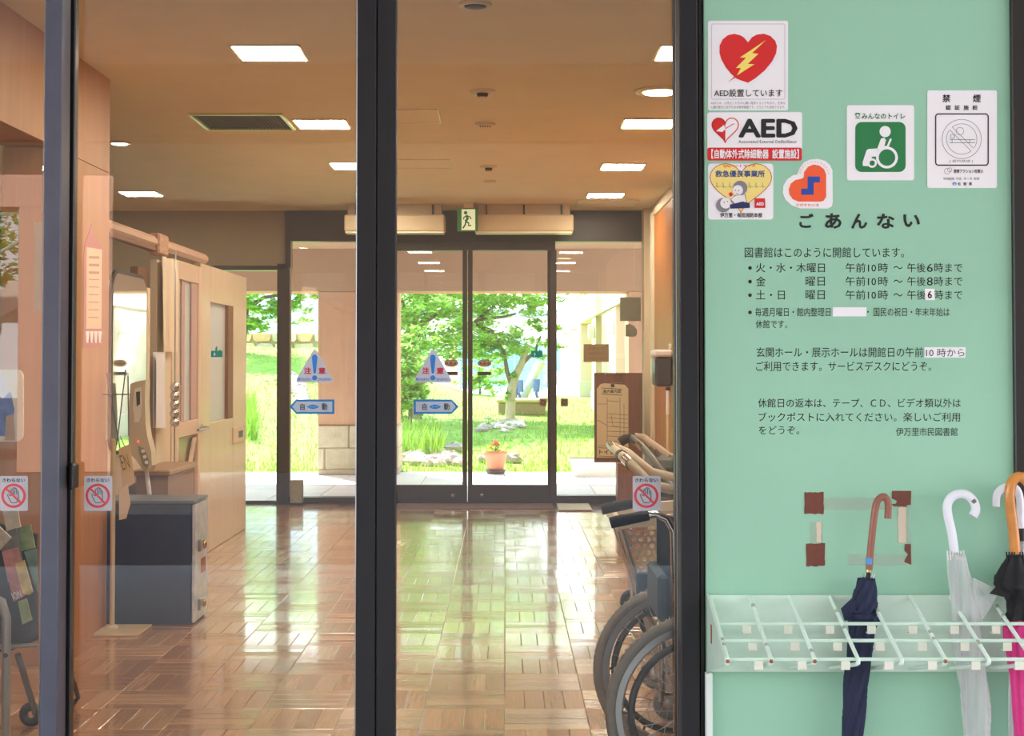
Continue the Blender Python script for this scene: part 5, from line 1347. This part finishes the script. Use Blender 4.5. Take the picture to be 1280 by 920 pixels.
# ------------------------------------------------------------------ garden beyond the doors
def sst(x): x = max(0, min(1, x)); return x*x*(3-2*x)
def gz(x, y):
    z = max(0, min(.56, .047*(y-17.25)))
    z += 1.05*sst((-x-.3)/3.6)*sst((y-17.5)/11.5)
    z += .03*math.sin(x*2.1+y*.9)*sst((y-17.3)/2) + .02*math.sin(x*5.3-y*2.7)*sst((y-17.3)/2)
    return z
m_grass = mat('lawn', (128, 168, 62), .9, noise=.3, nscale=5, bump=.6, bscale=60)
lawn = struct('lawn', (0, 24, 0), 'bright green sloping lawn beyond the garden doors', 'lawn')
q = MB(); nx, ny = 70, 70; xs = [-14+28*i/nx for i in range(nx+1)]; ys = [17.2+(32-17.2)*j/ny for j in range(ny+1)]
q.add([(x, y, gz(x, y)) for y in ys for x in xs], [(j*(nx+1)+i, j*(nx+1)+i+1, (j+1)*(nx+1)+i+1, (j+1)*(nx+1)+i) for j in range(ny) for i in range(nx)], 0, True)
q.build('turf', m_grass, lawn)
# blades
gr = random.Random(11)
mg = [mat('blade_%d' % k, c, .7, trans=.35) for k, c in enumerate(((140, 182, 64), (162, 200, 84), (116, 160, 56), (196, 214, 120)))]
q = MB()
def blade(q, x, y, z, h, w, mi):
    a = gr.uniform(0, 6.28); lx, ly = math.cos(a), math.sin(a); b = gr.uniform(-.4, .4)*h; c = gr.uniform(-.4, .4)*h
    q.add([(x-lx*w, y-ly*w, z), (x+lx*w, y+ly*w, z), (x+b*.4+lx*w*.6, y+c*.4+ly*w*.6, z+h*.6), (x+b*.4-lx*w*.6, y+c*.4-ly*w*.6, z+h*.6), (x+b, y+c, z+h)], [(0,1,2,3), (3,2,4)], mi)
for _ in range(26000):
    y = 17.25 + (gr.random()**1.7)*12; x = (gr.random()*1.1-.55)*y*.62 - .2*(y-17)*.2
    blade(q, x, y, gz(x, y)-.005, gr.uniform(.03, .085), gr.uniform(.004, .009), gr.choice((0, 0, 1, 1, 2, 3)))
tag(q.build('grass_blades', mg, lawn), kind='stuff')
def clump(px0, px1, Y0, Y1, n, h, label):
    q = MB()
    for _ in range(n):
        y = gr.uniform(Y0, Y1); x = P(gr.uniform(px0, px1), 560, y).x; blade(q, x, y, gz(x, y)-.005, gr.uniform(.5, 1)*h, gr.uniform(.006, .014), gr.choice((0, 0, 1, 2)))
    tag(q.build('grass_clump', mg), label, 'ornamental grass', kind=None)
clump(488, 552, 18.4, 20.4, 900, .45, 'tall tuft of long grass left of the garden doors meeting stiles')
clump(307, 320, 20, 22, 250, .5, 'tall grass tuft at the left edge of the garden view')
# terrace paving
ter = struct('terrace', (0, 15, 0), 'pale grey tiled terrace just outside the garden doors', 'terrace')
B('terrace_base', (-6, FY+.1, -.12), (4.2, 17.2, -.008), mat('grout_grey', (160, 160, 158), .8), ter)
mt = [mat('paving_%d' % k, c, .45, noise=.05, nscale=6) for k, c in enumerate(((244, 244, 246), (236, 236, 240), (248, 246, 244)))]
tp = {}
for i in range(-8, 7):
    for j in range(8):
        x0, y0 = i*.45, 13.5+j*.4625; k = gr.randrange(3)
        if k not in tp:
            q = MB(); q.rbox((.004, .004, -.03), (.446, .4585, 0), .003); o = q.build('paving_tile', mt[k], ter); tp[k] = o; o.location = (x0, y0, 0)
        else:
            o = tp[k].copy(); COL.objects.link(o); o.location = (x0, y0, gr.uniform(-.001, .001))
# portico: soffit, beam and pillars
m_soff = mat('soffit_beige', (172, 138, 112), .85)
po = struct('portico', (0, 16.9, 2.3), 'beige pink portico beam and soffit over the garden terrace', 'portico')
YP = 16.8
zb = P(600, 364, YP).z; zs = P(600, 329, YP).z
B('beam', (-6, YP, zb), (4.2, YP+.35, zs+.35), m_soff, po)
B('beam_lit_edge', (-6, YP+.33, zb-.012), (4.2, YP+.37, zb), mat('lit_edge_orange', (244, 196, 140), .6), po)  # orange strip paints the lit lower edge of the beam
B('soffit', (-6, FY+.2, 2.62), (4.2, YP+.3, 2.75), m_soff, po)
B('roof', (-6, GY+.2, 2.86), (4.2, YP+.4, 2.95), m_soff, po)
m_pl = mat('pillar_pink', (190, 148, 120), .8, noise=.03, nscale=5)
xa_, xb_ = P(397, 500, YP).x, P(497, 500, YP).x
pz = P(430, 532, YP).z
pl = thing('pillar', ((xa_+xb_)/2, YP, 0), 'pink plastered pillar with stone block base seen left of the middle stiles', 'pillar')
B('shaft', (xa_, YP, pz), (xb_, YP+.55, zb), m_pl, pl, .01)
m_stb = mat('stone_block', (186, 174, 150), .8, noise=.12, nscale=12, bump=.3, bscale=40)
def sblock(p0, p1, y0, y1): 
    a, b = P(p0, y1, YP-.03), P(p1, y0, YP-.03); B('stone_block', (a.x+.005, YP-.03, max(0, a.z)+.005), (b.x-.005, YP+.58, b.z), m_stb, pl, .012)
sblock(396, 436, 532, 560); sblock(436, 499, 532, 560); sblock(396, 406, 560, 587); sblock(406, 499, 560, 587); sblock(396, 499, 587, 594)
B('block_core', (xa_+.01, YP-.015, 0), (xb_-.01, YP+.55, pz-.01), mat('mortar', (150, 140, 120), .9), pl)
xa_, xb_ = P(786, 450, YP).x, P(880, 450, YP).x
pl2 = thing('pillar', ((xa_+xb_)/2, YP, 0), 'wide pink plastered pillar behind the right garden pane', 'pillar')
B('shaft', (xa_, YP, 0), (xb_, YP+.55, zb), m_pl, pl2, .01)
B('plinth', (xa_-.02, YP-.02, 0), (xb_, YP+.57, .12), m_stb, pl2, .01)
# covered gallery wing on the right
m_wp = mat('wing_white', (226, 200, 186), .8); m_wroof = mat('roof_bluegrey', (150, 166, 180), .5)
XWg = 1.585
wg = thing('gallery_wing', (2.4, 28, 0), 'white and pink covered gallery running away along the right of the lawn', 'building')
B('fascia', (XWg, 17.6, 2.12), (XWg+.25, 44, 2.70), m_wp, wg)
B('roof_edge', (XWg-.04, 17.5, 2.70), (XWg+2.4, 44, 2.80), m_wroof, wg)
B('gallery_soffit', (XWg+.25, 17.6, 2.12), (XWg+1.6, 44, 2.2), m_wp, wg)
B('rear_wall', (XWg+.75, 17.4, 0), (XWg+.9, 44, 2.7), mat('wing_pink', (240, 200, 182), .8), wg)
B('floor_edge', (XWg-.05, 17.2, -.05), (XWg+.8, 44, .06), m_wp, wg)
for yc, wd in ((21.0, 3.0), (25.6, 1.1), (30.8, 1.1), (35.6, 1.1), (40.6, 1.1)):
    B('gallery_column', (XWg+.02, yc, 0), (XWg+.35, yc+wd, 2.12), m_wp, wg, .01)
    B('column_base', (XWg-.0, yc-.02, 0), (XWg+.37, yc+wd+.02, gz(XWg, yc)+.35), mat('wing_base', (216, 206, 196), .8), wg, .01)
    q = MB(); q.rbox((XWg-.1, yc+.15, 1.72), (XWg+.02, yc+.3, 1.98), .02); q.build('wall_lamp', mat('lamp_shade_white', (250, 250, 250), .3), wg)
# white planter
t = thing('planter_box', P(745, 585, 17.0), 'long low white planter trough on the terrace at the right', 'planter')
a, b = P(717, 589, 16.55), P(790, 573, 16.55)
q = MB(); w_ = b.x-a.x
vs = []
for (z, e) in ((0.0, .0), (b.z-.03, .03), (b.z-.03, .05), (b.z, .05)):
    for sx, sy in ((0,0),(1,0),(1,1),(0,1)): vs.append((a.x+sx*w_+(e if sx else -e), 16.5+sy*.25+(e if sy else -e)*.6, max(0,z)))
fs = []
for i in range(3):
    for k in range(4): fs.append((i*4+k, i*4+(k+1)%4, (i+1)*4+(k+1)%4, (i+1)*4+k))
q.add(vs, fs+[(3,2,1,0)]); q.build('trough', mat('planter_white', (228, 222, 210), .5), t)
q = MB(); q.box((a.x, 16.5, b.z-.05), (b.x, 16.75, b.z-.02)); q.build('soil', mat('soil', (90, 66, 48), .9), t)
# flower pot
YF = 16.95; c_ = P(619.5, 590, YF); zt_ = P(619, 564.5, YF).z
pot = thing('flower_pot', (c_.x, YF, 0), 'terracotta flower pot with pink flowers on the terrace', 'potted plant')
q = MB(); q.lathe([(.085, .0), (.105, .005), (.118, .05), (.112, .052), (.09, .03)], (c_.x, YF, 0), 28); q.build('saucer', mat('saucer_dark', (66, 60, 66), .6), pot)
q = MB(); q.lathe([(.092, .04), (.128, zt_-.04), (.138, zt_-.04), (.138, zt_), (.125, zt_), (.12, zt_-.05)], (c_.x, YF, 0), 28); q.build('pot', mat('terracotta', (206, 130, 98), .8, noise=.08, nscale=20), pot)
q = MB(); q.lathe([(.12, zt_-.045), (.06, zt_-.03), (.001, zt_-.028)], (c_.x, YF, 0), 20); q.build('soil', MATS['soil'], pot)
q = MB(); fl = MB()
for k in range(110):
    a = gr.uniform(0, 6.28); r_ = gr.uniform(0, .13); h = gr.uniform(.0, .09); x, y, z = c_.x+r_*math.cos(a), YF+r_*math.sin(a), zt_+h*(1.3-r_*5)
    u = Vector((math.cos(a)*.03, math.sin(a)*.03, gr.uniform(.0, .02))); v = Vector((-math.sin(a)*.013, math.cos(a)*.013, gr.uniform(-.008, .01))); o_ = Vector((x, y, z))
    q.add([o_-u*.6, o_+v, o_+u, o_-v], [(0,1,2,3)], k % 3)
for k in range(9):
    a = gr.uniform(0, 6.28); r_ = gr.uniform(0, .06); o_ = (c_.x+r_*math.cos(a), YF+r_*math.sin(a)-.02, zt_+.075+gr.uniform(0, .05))
    fl = MB()
    fl.tube([(o_[0], o_[1], zt_), o_], .0025, 5, 1)
    for j in range(5):
        b_ = 2*math.pi*j/5; d_ = Vector((math.cos(b_), .3*math.sin(b_), math.sin(b_)))*.022
        s_ = Vector((-math.sin(b_), 0, math.cos(b_)))*.010; O = Vector(o_)
        fl.add([O, O+d_*.7+s_, O+d_*1.1+Vector((0,-.006,0)), O+d_*.7-s_], [(0,1,2,3)])
    fl.build('flower', [mat('petal_pink', (240, 130, 130), .6, trans=.3), mg[0]], pot)
q.build('foliage', [mg[0], mg[1], mat('leaf_yellowred', (206, 170, 80), .6, trans=.3)], pot)
# rocks
m_rk = [mat('rock_%d' % k, c, .85, noise=.15, nscale=9, bump=.5, bscale=25) for k, c in enumerate(((216, 198, 190), (196, 180, 172), (222, 210, 202), (170, 160, 152)))]
def rock(x, y, z, s, label, group, name='rock', flat=.6, parent=None):
    q = MB(); n, m_ = 8, 5; vs = []; fs = []
    for i in range(m_+1):
        th = math.pi*i/m_
        for k in range(n):
            a = 2*math.pi*k/n; r_ = s*(1+gr.uniform(-.18, .18))
            vs.append((x+r_*math.sin(th)*math.cos(a), y+r_*math.sin(th)*math.sin(a)*.8, z+r_*math.cos(th)*flat))
    for i in range(m_):
        for k in range(n): fs.append((i*n+k, (i+1)*n+k, (i+1)*n+(k+1)%n, i*n+(k+1)%n))
    q.add(vs, fs); o = q.build(name, gr.choice(m_rk), parent)
    if label: tag(o, label, 'rock', group)
    return o
bd = thing('rock_border', P(530, 575, 18), 'low border of pale pink rounded stones at the left lawn edge', 'stone border')
for k in range(34):
    y = gr.uniform(17.7, 18.9); x = P(gr.uniform(488, 577), 575, y).x; rock(x, y, gz(x, y)+.03, gr.uniform(.07, .14), None, None, 'stone', .6, bd)
b2 = thing('rock_border', P(640, 530, 24), 'grey pebble bed in the lawn right of the middle stiles', 'stone border')
for k in range(26):
    y = gr.uniform(22.0, 24.2); x = P(gr.uniform(600, 656), 530, y).x; rock(x, y, gz(x, y)+.02, gr.uniform(.06, .12), None, None, 'stone', .5, b2)
b3 = thing('rock_border', P(380, 488, 25), 'line of pale rocks on the slope seen left of the pink pillar', 'stone border')
for k in range(14):
    x = P(365+k*3.2, 485, 24.5).x; y = 24.5-k*.18; rock(x, y, gz(x, y)+.03, gr.uniform(.09, .17), None, None, 'stone', .55, b3)
for k, (px_, py_, s_) in enumerate(((567, 555, .14), (606, 575, .11), (640, 575, .13))):
    y = 18.2+(575-py_)*.06; x = P(px_, py_, y).x
    rock(x, y, gz(x, y)+.04, s_, ['pale pink boulder in the lawn left of the door meeting stiles', 'low pale stone left of the flower pot', 'low pale stone right of the flower pot'][k], None, 'boulder')
# stone retaining wall at left
sw = thing('stone_wall', (-6, 30, 1.4), 'tan rubble stone retaining wall at the top of the left slope', 'stone wall')
m_sw = [mat('rubble_%d' % k, c, .85, noise=.12, nscale=8, bump=.4, bscale=20) for k, c in enumerate(((222, 196, 150), (206, 176, 132), (232, 212, 178), (214, 170, 128), (196, 182, 156)))]
B('wall_core', (-9.5, 30.05, .3), (-3.3, 30.6, P(350, 417, 30).z), mat('core_mortar', (190, 176, 146), .9), sw)
zt0 = P(350, 415, 30).z; zb0 = P(350, 446, 30).z - .15
zr = zb0; row = 0
while zr < zt0-.05:
    h = min(gr.uniform(.17, .26), zt0-zr); x = -9.5+gr.uniform(0, .2)
    while x < -3.35:
        w_ = gr.uniform(.22, .46); g_ = .016
        n_ = 7; cx_, cz_ = x+w_/2, zr+h/2; pts = []
        for k in range(n_):
            a = 2*math.pi*k/n_+gr.uniform(-.2, .2); ex = abs(math.cos(a))**.5*math.copysign(1, math.cos(a)); ez = abs(math.sin(a))**.5*math.copysign(1, math.sin(a))
            pts.append((cx_+ex*(w_/2-g_), 30-.02-gr.uniform(0, .04), cz_+ez*(h/2-g_)*1.05))
        q = MB(); q.prism(pts, (0, .12, 0)); q.build('stone', gr.choice(m_sw), sw); x += w_
    zr += h; row += 1
# plaza, bench slab, fence, far buildings
pz_ = struct('plaza', (0, 60, .5), 'pale sunlit plaza beyond the lawn', 'plaza')
B('paving', (-16, 31.5, .3), (20, 95, .545), mat('plaza_pale', (226, 208, 196), .8), pz_)
t = thing('stone_slab', P(652, 505, 26), 'long low brown stone slab at the far lawn edge', 'stone slab')
a, b = P(620, 511, 25.5), P(685, 499, 25.5)
B('slab', (a.x, 25.5, b.z-.06), (b.x, 26.3, b.z), mat('slab_top', (206, 178, 150), .8), t, .02)
B('slab_foot', (a.x+.04, 25.55, a.z-.12), (b.x-.04, 26.2, b.z-.06), mat('slab_brown', (160, 134, 112), .85, noise=.15, nscale=20), t, .02)
t = thing('mesh_fence', P(640, 470, 38), 'turquoise mesh fence beyond the plaza behind the trees', 'fence')
m_fc = mat('fence_turquoise', (140, 200, 205), .5); Yf = 38
a, b = P(575, 498, Yf), P(694, 432, Yf)
for k in range(8):
    x = a.x+(b.x-a.x)*k/7; q = MB(); q.tube([(x, Yf, .5), (x, Yf, b.z)], .03, 8); q.build('post', m_fc, t)
for k in range(4): 
    z = .7+(b.z-.72)*k/3; q = MB(); q.tube([(a.x, Yf, z), (b.x, Yf, z)], .02, 6); q.build('rail', m_fc, t)
B('mesh_net', (a.x, Yf+.02, .6), (b.x, Yf+.025, b.z), sheet_mat('fence_net', (110, 196, 206), .5), t)
m_bwall = mat('far_white_wall', (236, 232, 226), .8); m_bgl = mat('far_window', (150, 190, 205), .2)
t = thing('far_building', (1, 52, 0), 'white building with flat blue grey roof behind the trees', 'building')
Yb_ = 50; zr0, zr1 = P(650, 397, Yb_).z, P(650, 388, Yb_).z
B('walls', (-5.5, Yb_, .4), (4.5, Yb_+8, zr0), m_bwall, t); B('roof', (-5.8, Yb_-.4, zr0), (4.8, Yb_+8.4, zr1), m_wroof, t)
for k in range(6):
    x = -4.8+k*1.5; B('window', (x, Yb_-.03, 1.0), (x+1.0, Yb_, 2.1), m_bgl, t); 
for px_ in (567, 683):
    c_ = P(px_, 450, 44); B('portal_pillar', (c_.x-.1, 44, .4), (c_.x+.1, 44.3, 2.0), mat('salmon_pillar', (240, 180, 150), .8), t)
t = thing('far_building', (-12, 44, 0), 'pale blue panelled building above the stone wall at left', 'building')
B('walls', (-14, 42, .3), (-4.4, 48, 5.0), mat('pale_blue_wall', (206, 224, 236), .7), t)
for k in range(7):
    B('wall_panel', (-9.6+k*.74, 41.97, 1.6), (-8.92+k*.74, 42.0, 3.4), mat('panel_blue', (190, 216, 232), .5), t, .01)
# playground posts
t = thing('play_frame', P(655, 480, 30), 'blue playground frame with pale slide beyond the stone slab', 'playground equipment')
m_pb = mat('play_blue', (96, 120, 200), .5)
for px_, y0, y1, r_ in ((643.5, 465, 503, .055), (650, 475, 490, .07), (670.5, 474, 490, .07)):
    q = MB(); c0, c1 = P(px_, y1, 29), P(px_, y0, 29); q.tube([(c0.x, 29, .45 if y1 > 500 else c0.z), (c1.x, 29, c1.z)], r_, 8); q.build('post' if y1 > 500 else 'seat_post', m_pb, t)
q = MB(); q.tube([P(654, 497, 29.2), P(676, 452, 29.2)], .09, 8); q.build('slide_pole', mat('slide_pale', (214, 206, 198), .5), t)
q = MB(); q.tube([P(648, 490, 29), P(652, 503, 29)], .03, 6); q.tube([P(670, 490, 29), P(672, 500, 29)], .03, 6); q.build('spring', m_pb, t)

# ------------------------------------------------------------------ trees and shrubs
m_bark = mat('bark', (126, 112, 98), .85, noise=.2, nscale=12, bump=.5, bscale=30); m_bark2 = mat('bark_pale', (198, 180, 160), .85, noise=.1, nscale=12)
ml = [mat('leaf_%d' % k, c, .6, trans=.6) for k, c in enumerate(((158, 204, 84), (180, 218, 104), (130, 180, 68), (204, 230, 130), (216, 206, 110)))]
def foliage(blobs, n, size, parent, seed, mats=ml, weights=(0, 0, 1, 1, 2, 3), nm='foliage'):
    r = random.Random(seed); q = MB()
    tot = sum(b[3]*b[4]*b[5] for b in blobs)
    for b in blobs:
        cnt = int(n*b[3]*b[4]*b[5]/tot)
        subs = [(r.gauss(0, .42), r.gauss(0, .42), r.gauss(0, .42)) for _ in range(max(6, cnt//38))]
        for _ in range(cnt):
            s_ = r.choice(subs); o = Vector((b[0]+b[3]*(s_[0]+r.gauss(0, .11)), b[1]+b[4]*(s_[1]+r.gauss(0, .11)), b[2]+b[5]*(s_[2]+r.gauss(0, .09))))
            a = r.uniform(0, 6.28); t_ = r.uniform(-.7, .5); u = Vector((math.cos(a)*math.cos(t_), math.sin(a)*math.cos(t_), math.sin(t_)))
            v = u.cross(Vector((r.uniform(-.5, .5), r.uniform(-.5, .5), 1))).normalized()
            L = size*r.uniform(.7, 1.3); wv = v*L*.24; nn = u.cross(v)*L*.07
            q.add([o-u*L*.5, o+wv+nn, o+u*L*.5, o-wv+nn], [(0,1,2), (0,2,3)], r.choice(weights))
    return q.build(nm, mats, parent)
def branch(q, pts, r0, r1):
    n = len(pts); q.tube(pts, [r0+(r1-r0)*i/(n-1) for i in range(n)], 8)
YT = 23.5
def PT(x, y, Y=YT): return P(x, y, Y)
t = thing('tree', (PT(519, 500).x, YT, gz(PT(519, 500).x, YT)), 'spreading maple like tree with dark forked trunk behind the left garden leaf', 'tree')
q = MB(); base = PT(519, 520); branch(q, [(base.x, YT, gz(base.x, YT)-.1), PT(519, 440), PT(517, 408)], .11, .09); tr = q.build('trunk', m_bark, t)
q = MB()
for pts, r0 in (([PT(517, 412), PT(510, 398), PT(500, 372), PT(494, 350)], .07), ([PT(517, 410), PT(520, 392), PT(519, 366), PT(524, 340)], .075), ([PT(518, 412), PT(530, 402), PT(548, 392), PT(575, 388)], .06), ([PT(512, 402), PT(497, 400), PT(480, 396)], .04)):
    branch(q, pts, r0, .02)
q.build('branches', m_bark, t)
foliage([(PT(530, 375).x, YT-.3, PT(530, 372).z, 1.1, 1.3, .45), (PT(500, 395).x, YT, PT(500, 395).z, .8, 1.2, .4), (PT(560, 415).x, YT+.2, PT(560, 418).z, .7, 1.0, .55), (PT(530, 440).x, YT+.4, PT(530, 430).z, .9, 1.0, .4), (PT(520, 330).x, YT, PT(520, 330).z, 1.6, 1.6, .5)], 9500, .12, t, 1)
YU = 24.5
t = thing('tree', (PT(640, 500, YU).x, YU, gz(.1, YU)), 'pale trunked leaning tree behind the right garden leaf', 'tree')
q = MB(); b0 = PT(637, 505, YU); branch(q, [(b0.x, YU, gz(b0.x, YU)-.1), PT(639, 488, YU), PT(644, 470, YU), PT(652, 455, YU), PT(660, 430, YU)], .09, .05); q.build('trunk', m_bark2, t)
q = MB()
for pts, r0 in (([PT(640, 482, YU), PT(634, 465, YU), PT(630, 440, YU), PT(616, 415, YU)], .05), ([PT(588, 408, YU), PT(603, 395, YU), PT(622, 378, YU)], .045), ([PT(598, 400, YU), PT(630, 396, YU), PT(645, 392, YU)], .03), ([PT(616, 415, YU), PT(596, 406, YU), PT(584, 412, YU)], .045), ([PT(652, 455, YU), PT(668, 440, YU), PT(676, 420, YU)], .04)):
    branch(q, pts, r0, .015)
q.build('branches', m_bark, t)
foliage([(PT(610, 380, YU).x, YU, PT(600, 376, YU).z, .9, 1.2, .35), (PT(650, 378, YU).x, YU, PT(650, 378, YU).z, .8, 1.0, .32), (PT(612, 435, YU).x, YU+.1, PT(612, 432, YU).z, .75, .9, .35), (PT(650, 430, YU).x, YU, PT(655, 432, YU).z, .65, .8, .3), (PT(628, 480, YU).x, YU-.1, PT(628, 482, YU).z, .28, .3, .32), (PT(640, 335, YU).x, YU, PT(640, 335, YU).z, 1.6, 1.5, .4), (PT(680, 400, YU).x, YU, PT(675, 405, YU).z, .35, .6, .25)], 9500, .115, t, 2)
YV = 20.6
t = thing('shrub', (PT(515, 520, YV).x, YV, .2), 'dense rounded green shrub left of the caution sticker', 'shrub')
c_ = PT(512, 480, YV)
q = MB(); branch(q, [(c_.x, YV, gz(c_.x, YV)-.05), (c_.x+.02, YV, c_.z)], .04, .02); branch(q, [(c_.x, YV, gz(c_.x, YV)), (c_.x-.3, YV, c_.z+.1)], .03, .01); q.build('stem', m_bark, t)
foliage([(c_.x, YV, PT(512, 470, YV).z, .36, .42, .38), (c_.x-.2, YV, PT(500, 500, YV).z, .36, .4, .3), (c_.x-.08, YV, PT(504, 430, YV).z, .28, .35, .22), (c_.x+.1, YV, PT(520, 495, YV).z, .22, .3, .25)], 7500, .085, t, 3)
YX = 27
t = thing('tree', (PT(330, 440, YX).x, YX, 1.2), 'light green tree hanging over the stone wall at far left', 'tree')
c_ = PT(300, 400, YX)
q = MB(); branch(q, [(c_.x, YX, gz(c_.x, YX)-.1), (c_.x+.1, YX, 2.4), (c_.x+.3, YX, 3.2)], .1, .05); branch(q, [(c_.x+.1, YX, 2.3), PT(330, 372, YX), PT(370, 365, YX)], .05, .02); q.build('trunk', m_bark, t)
foliage([(PT(335, 380, YX).x, YX, PT(335, 382, YX).z, .7, .9, .4), (PT(375, 375, YX).x, YX, PT(375, 372, YX).z, .4, .6, .35), (PT(310, 400, YX).x, YX, PT(310, 400, YX).z, .5, .6, .35), (PT(340, 340, YX).x, YX, PT(340, 340, YX).z, 1.4, 1.2, .5)], 6500, .13, t, 4)
t = thing('shrub', (PT(610, 480, 30).x, 30, .5), 'low green hedge plants before the turquoise fence', 'shrub')
q = MB(); c_ = PT(600, 480, 31); branch(q, [(c_.x, 31, .4), (c_.x, 31, .9)], .03, .02); q.build('stem', m_bark, t)
foliage([(PT(600, 470, 31).x, 31, .95, .5, .4, .3)], 1500, .1, t, 5)

# ------------------------------------------------------------------ forecourt behind the photographer
fg = struct('forecourt', (0, -5, 0), 'pale paved forecourt outside the entrance', 'pavement')
B('added_dark_ground', (-30, -45, -.12), (30, -1.2, -.005), mat('added_ground_dark', (84, 82, 82), .9, noise=.1, nscale=3), fg)  # dark strip added to dim the ground's reflection in the front glass
B('paving', (-30, -1.2, -.12), (30, 4.16, -.005), mat('forecourt_paving', (204, 202, 198), .8, noise=.08, nscale=2), fg)
cn = struct('canopy', (0, 1, 3.2), 'entrance canopy roof above the photographer', 'canopy')
B('canopy_slab', (-9, -1.5, 3.3), (8, 4.2, 3.45), mat('canopy_white', (216, 212, 208), .85), cn)
B('canopy_edge', (-9, -1.62, 2.78), (8, -1.5, 3.45), mat('canopy_edge', (190, 160, 140), .85), cn)
bl = thing('opposite_wing', (-6, -9, 0), 'pink plastered wing with pillars opposite the entrance, seen mirrored in the glass', 'building')
m_pk = mat('pink_plaster', (222, 172, 150))
for x0, x1 in ((-5.75, -4.65), (-12, -11)): B('pillar', (x0, -9.6, 0), (x1, -9, 3.14), m_pk, bl, .01)
B('beam', (-13, -9.6, 3.14), (-4.65, -9, 3.52), m_pk, bl)
B('added_dark_band', (-13, -9.6, 3.52), (-4.65, -9, 4.4), mat('added_screen_brown', (92, 78, 64), .8, noise=.15, nscale=4), bl)  # added dark band that keeps the reflection above the beam dim
B('added_dark_wall', (-4.65, -9.6, 0), (9, -9, 4.4), mat('added_screen_brown', (92, 78, 64), .8, noise=.15, nscale=4), bl)  # dark wall added to keep bright sky out of the glass reflection
sr = thing('outdoor_stair', (-7.5, -12, 0), 'white outdoor stair with pale green railings, mirrored at the left edge of the glass', 'stair')
m_stw = mat('stair_white', (226, 214, 200), .8); m_rail = mat('rail_green', (170, 206, 180), .5)
for k in range(16):
    x = -10.6+k*.3; B('step', (x, -12.8, k*.17), (x+.34, -11.4, k*.17+.19), m_stw, sr)
q = MB(); q.prism([(-10.6, -11.38, -.0), (-10.2, -11.38, 0), (-5.8, -11.38, 2.45), (-5.8, -11.38, 2.8), (-10.6, -11.38, .2)], (0, .05, 0)); q.build('stringer', m_stw, sr)
for k in range(9):
    x = -10.4+k*.55; z = (x+10.6)*.567+.15; q = MB(); q.tube([(x, -11.45, z), (x, -11.45, z+1.0)], .025, 6); q.build('baluster', m_rail, sr)
for dz in (.5, 1.0): q = MB(); q.tube([(-10.4, -11.45, dz+.26), (-5.9, -11.45, dz+.26+4.5*.567)], .025, 6); q.build('handrail', m_rail, sr)
for k, (x, y, lb) in enumerate(((-9.5, -17, 'tree behind the outdoor stair, mirrored in the left pane'), (-3, -22, 'tree behind the pink wing, nearer the middle'), (5, -20, 'tree behind the pink wing on the right'))):
    t = thing('tree', (x, y, 0), lb, 'tree'); q = MB(); branch(q, [(x, y, 0), (x+.1, y, 2), (x, y, 4)], .16, .07); q.build('trunk', m_bark, t)
    foliage([(x, y, 4.2, 1.9, 1.9, 1.4), (x+.8, y, 3.0, 1.2, 1.2, .8)], 2600, .2, t, 20+k)
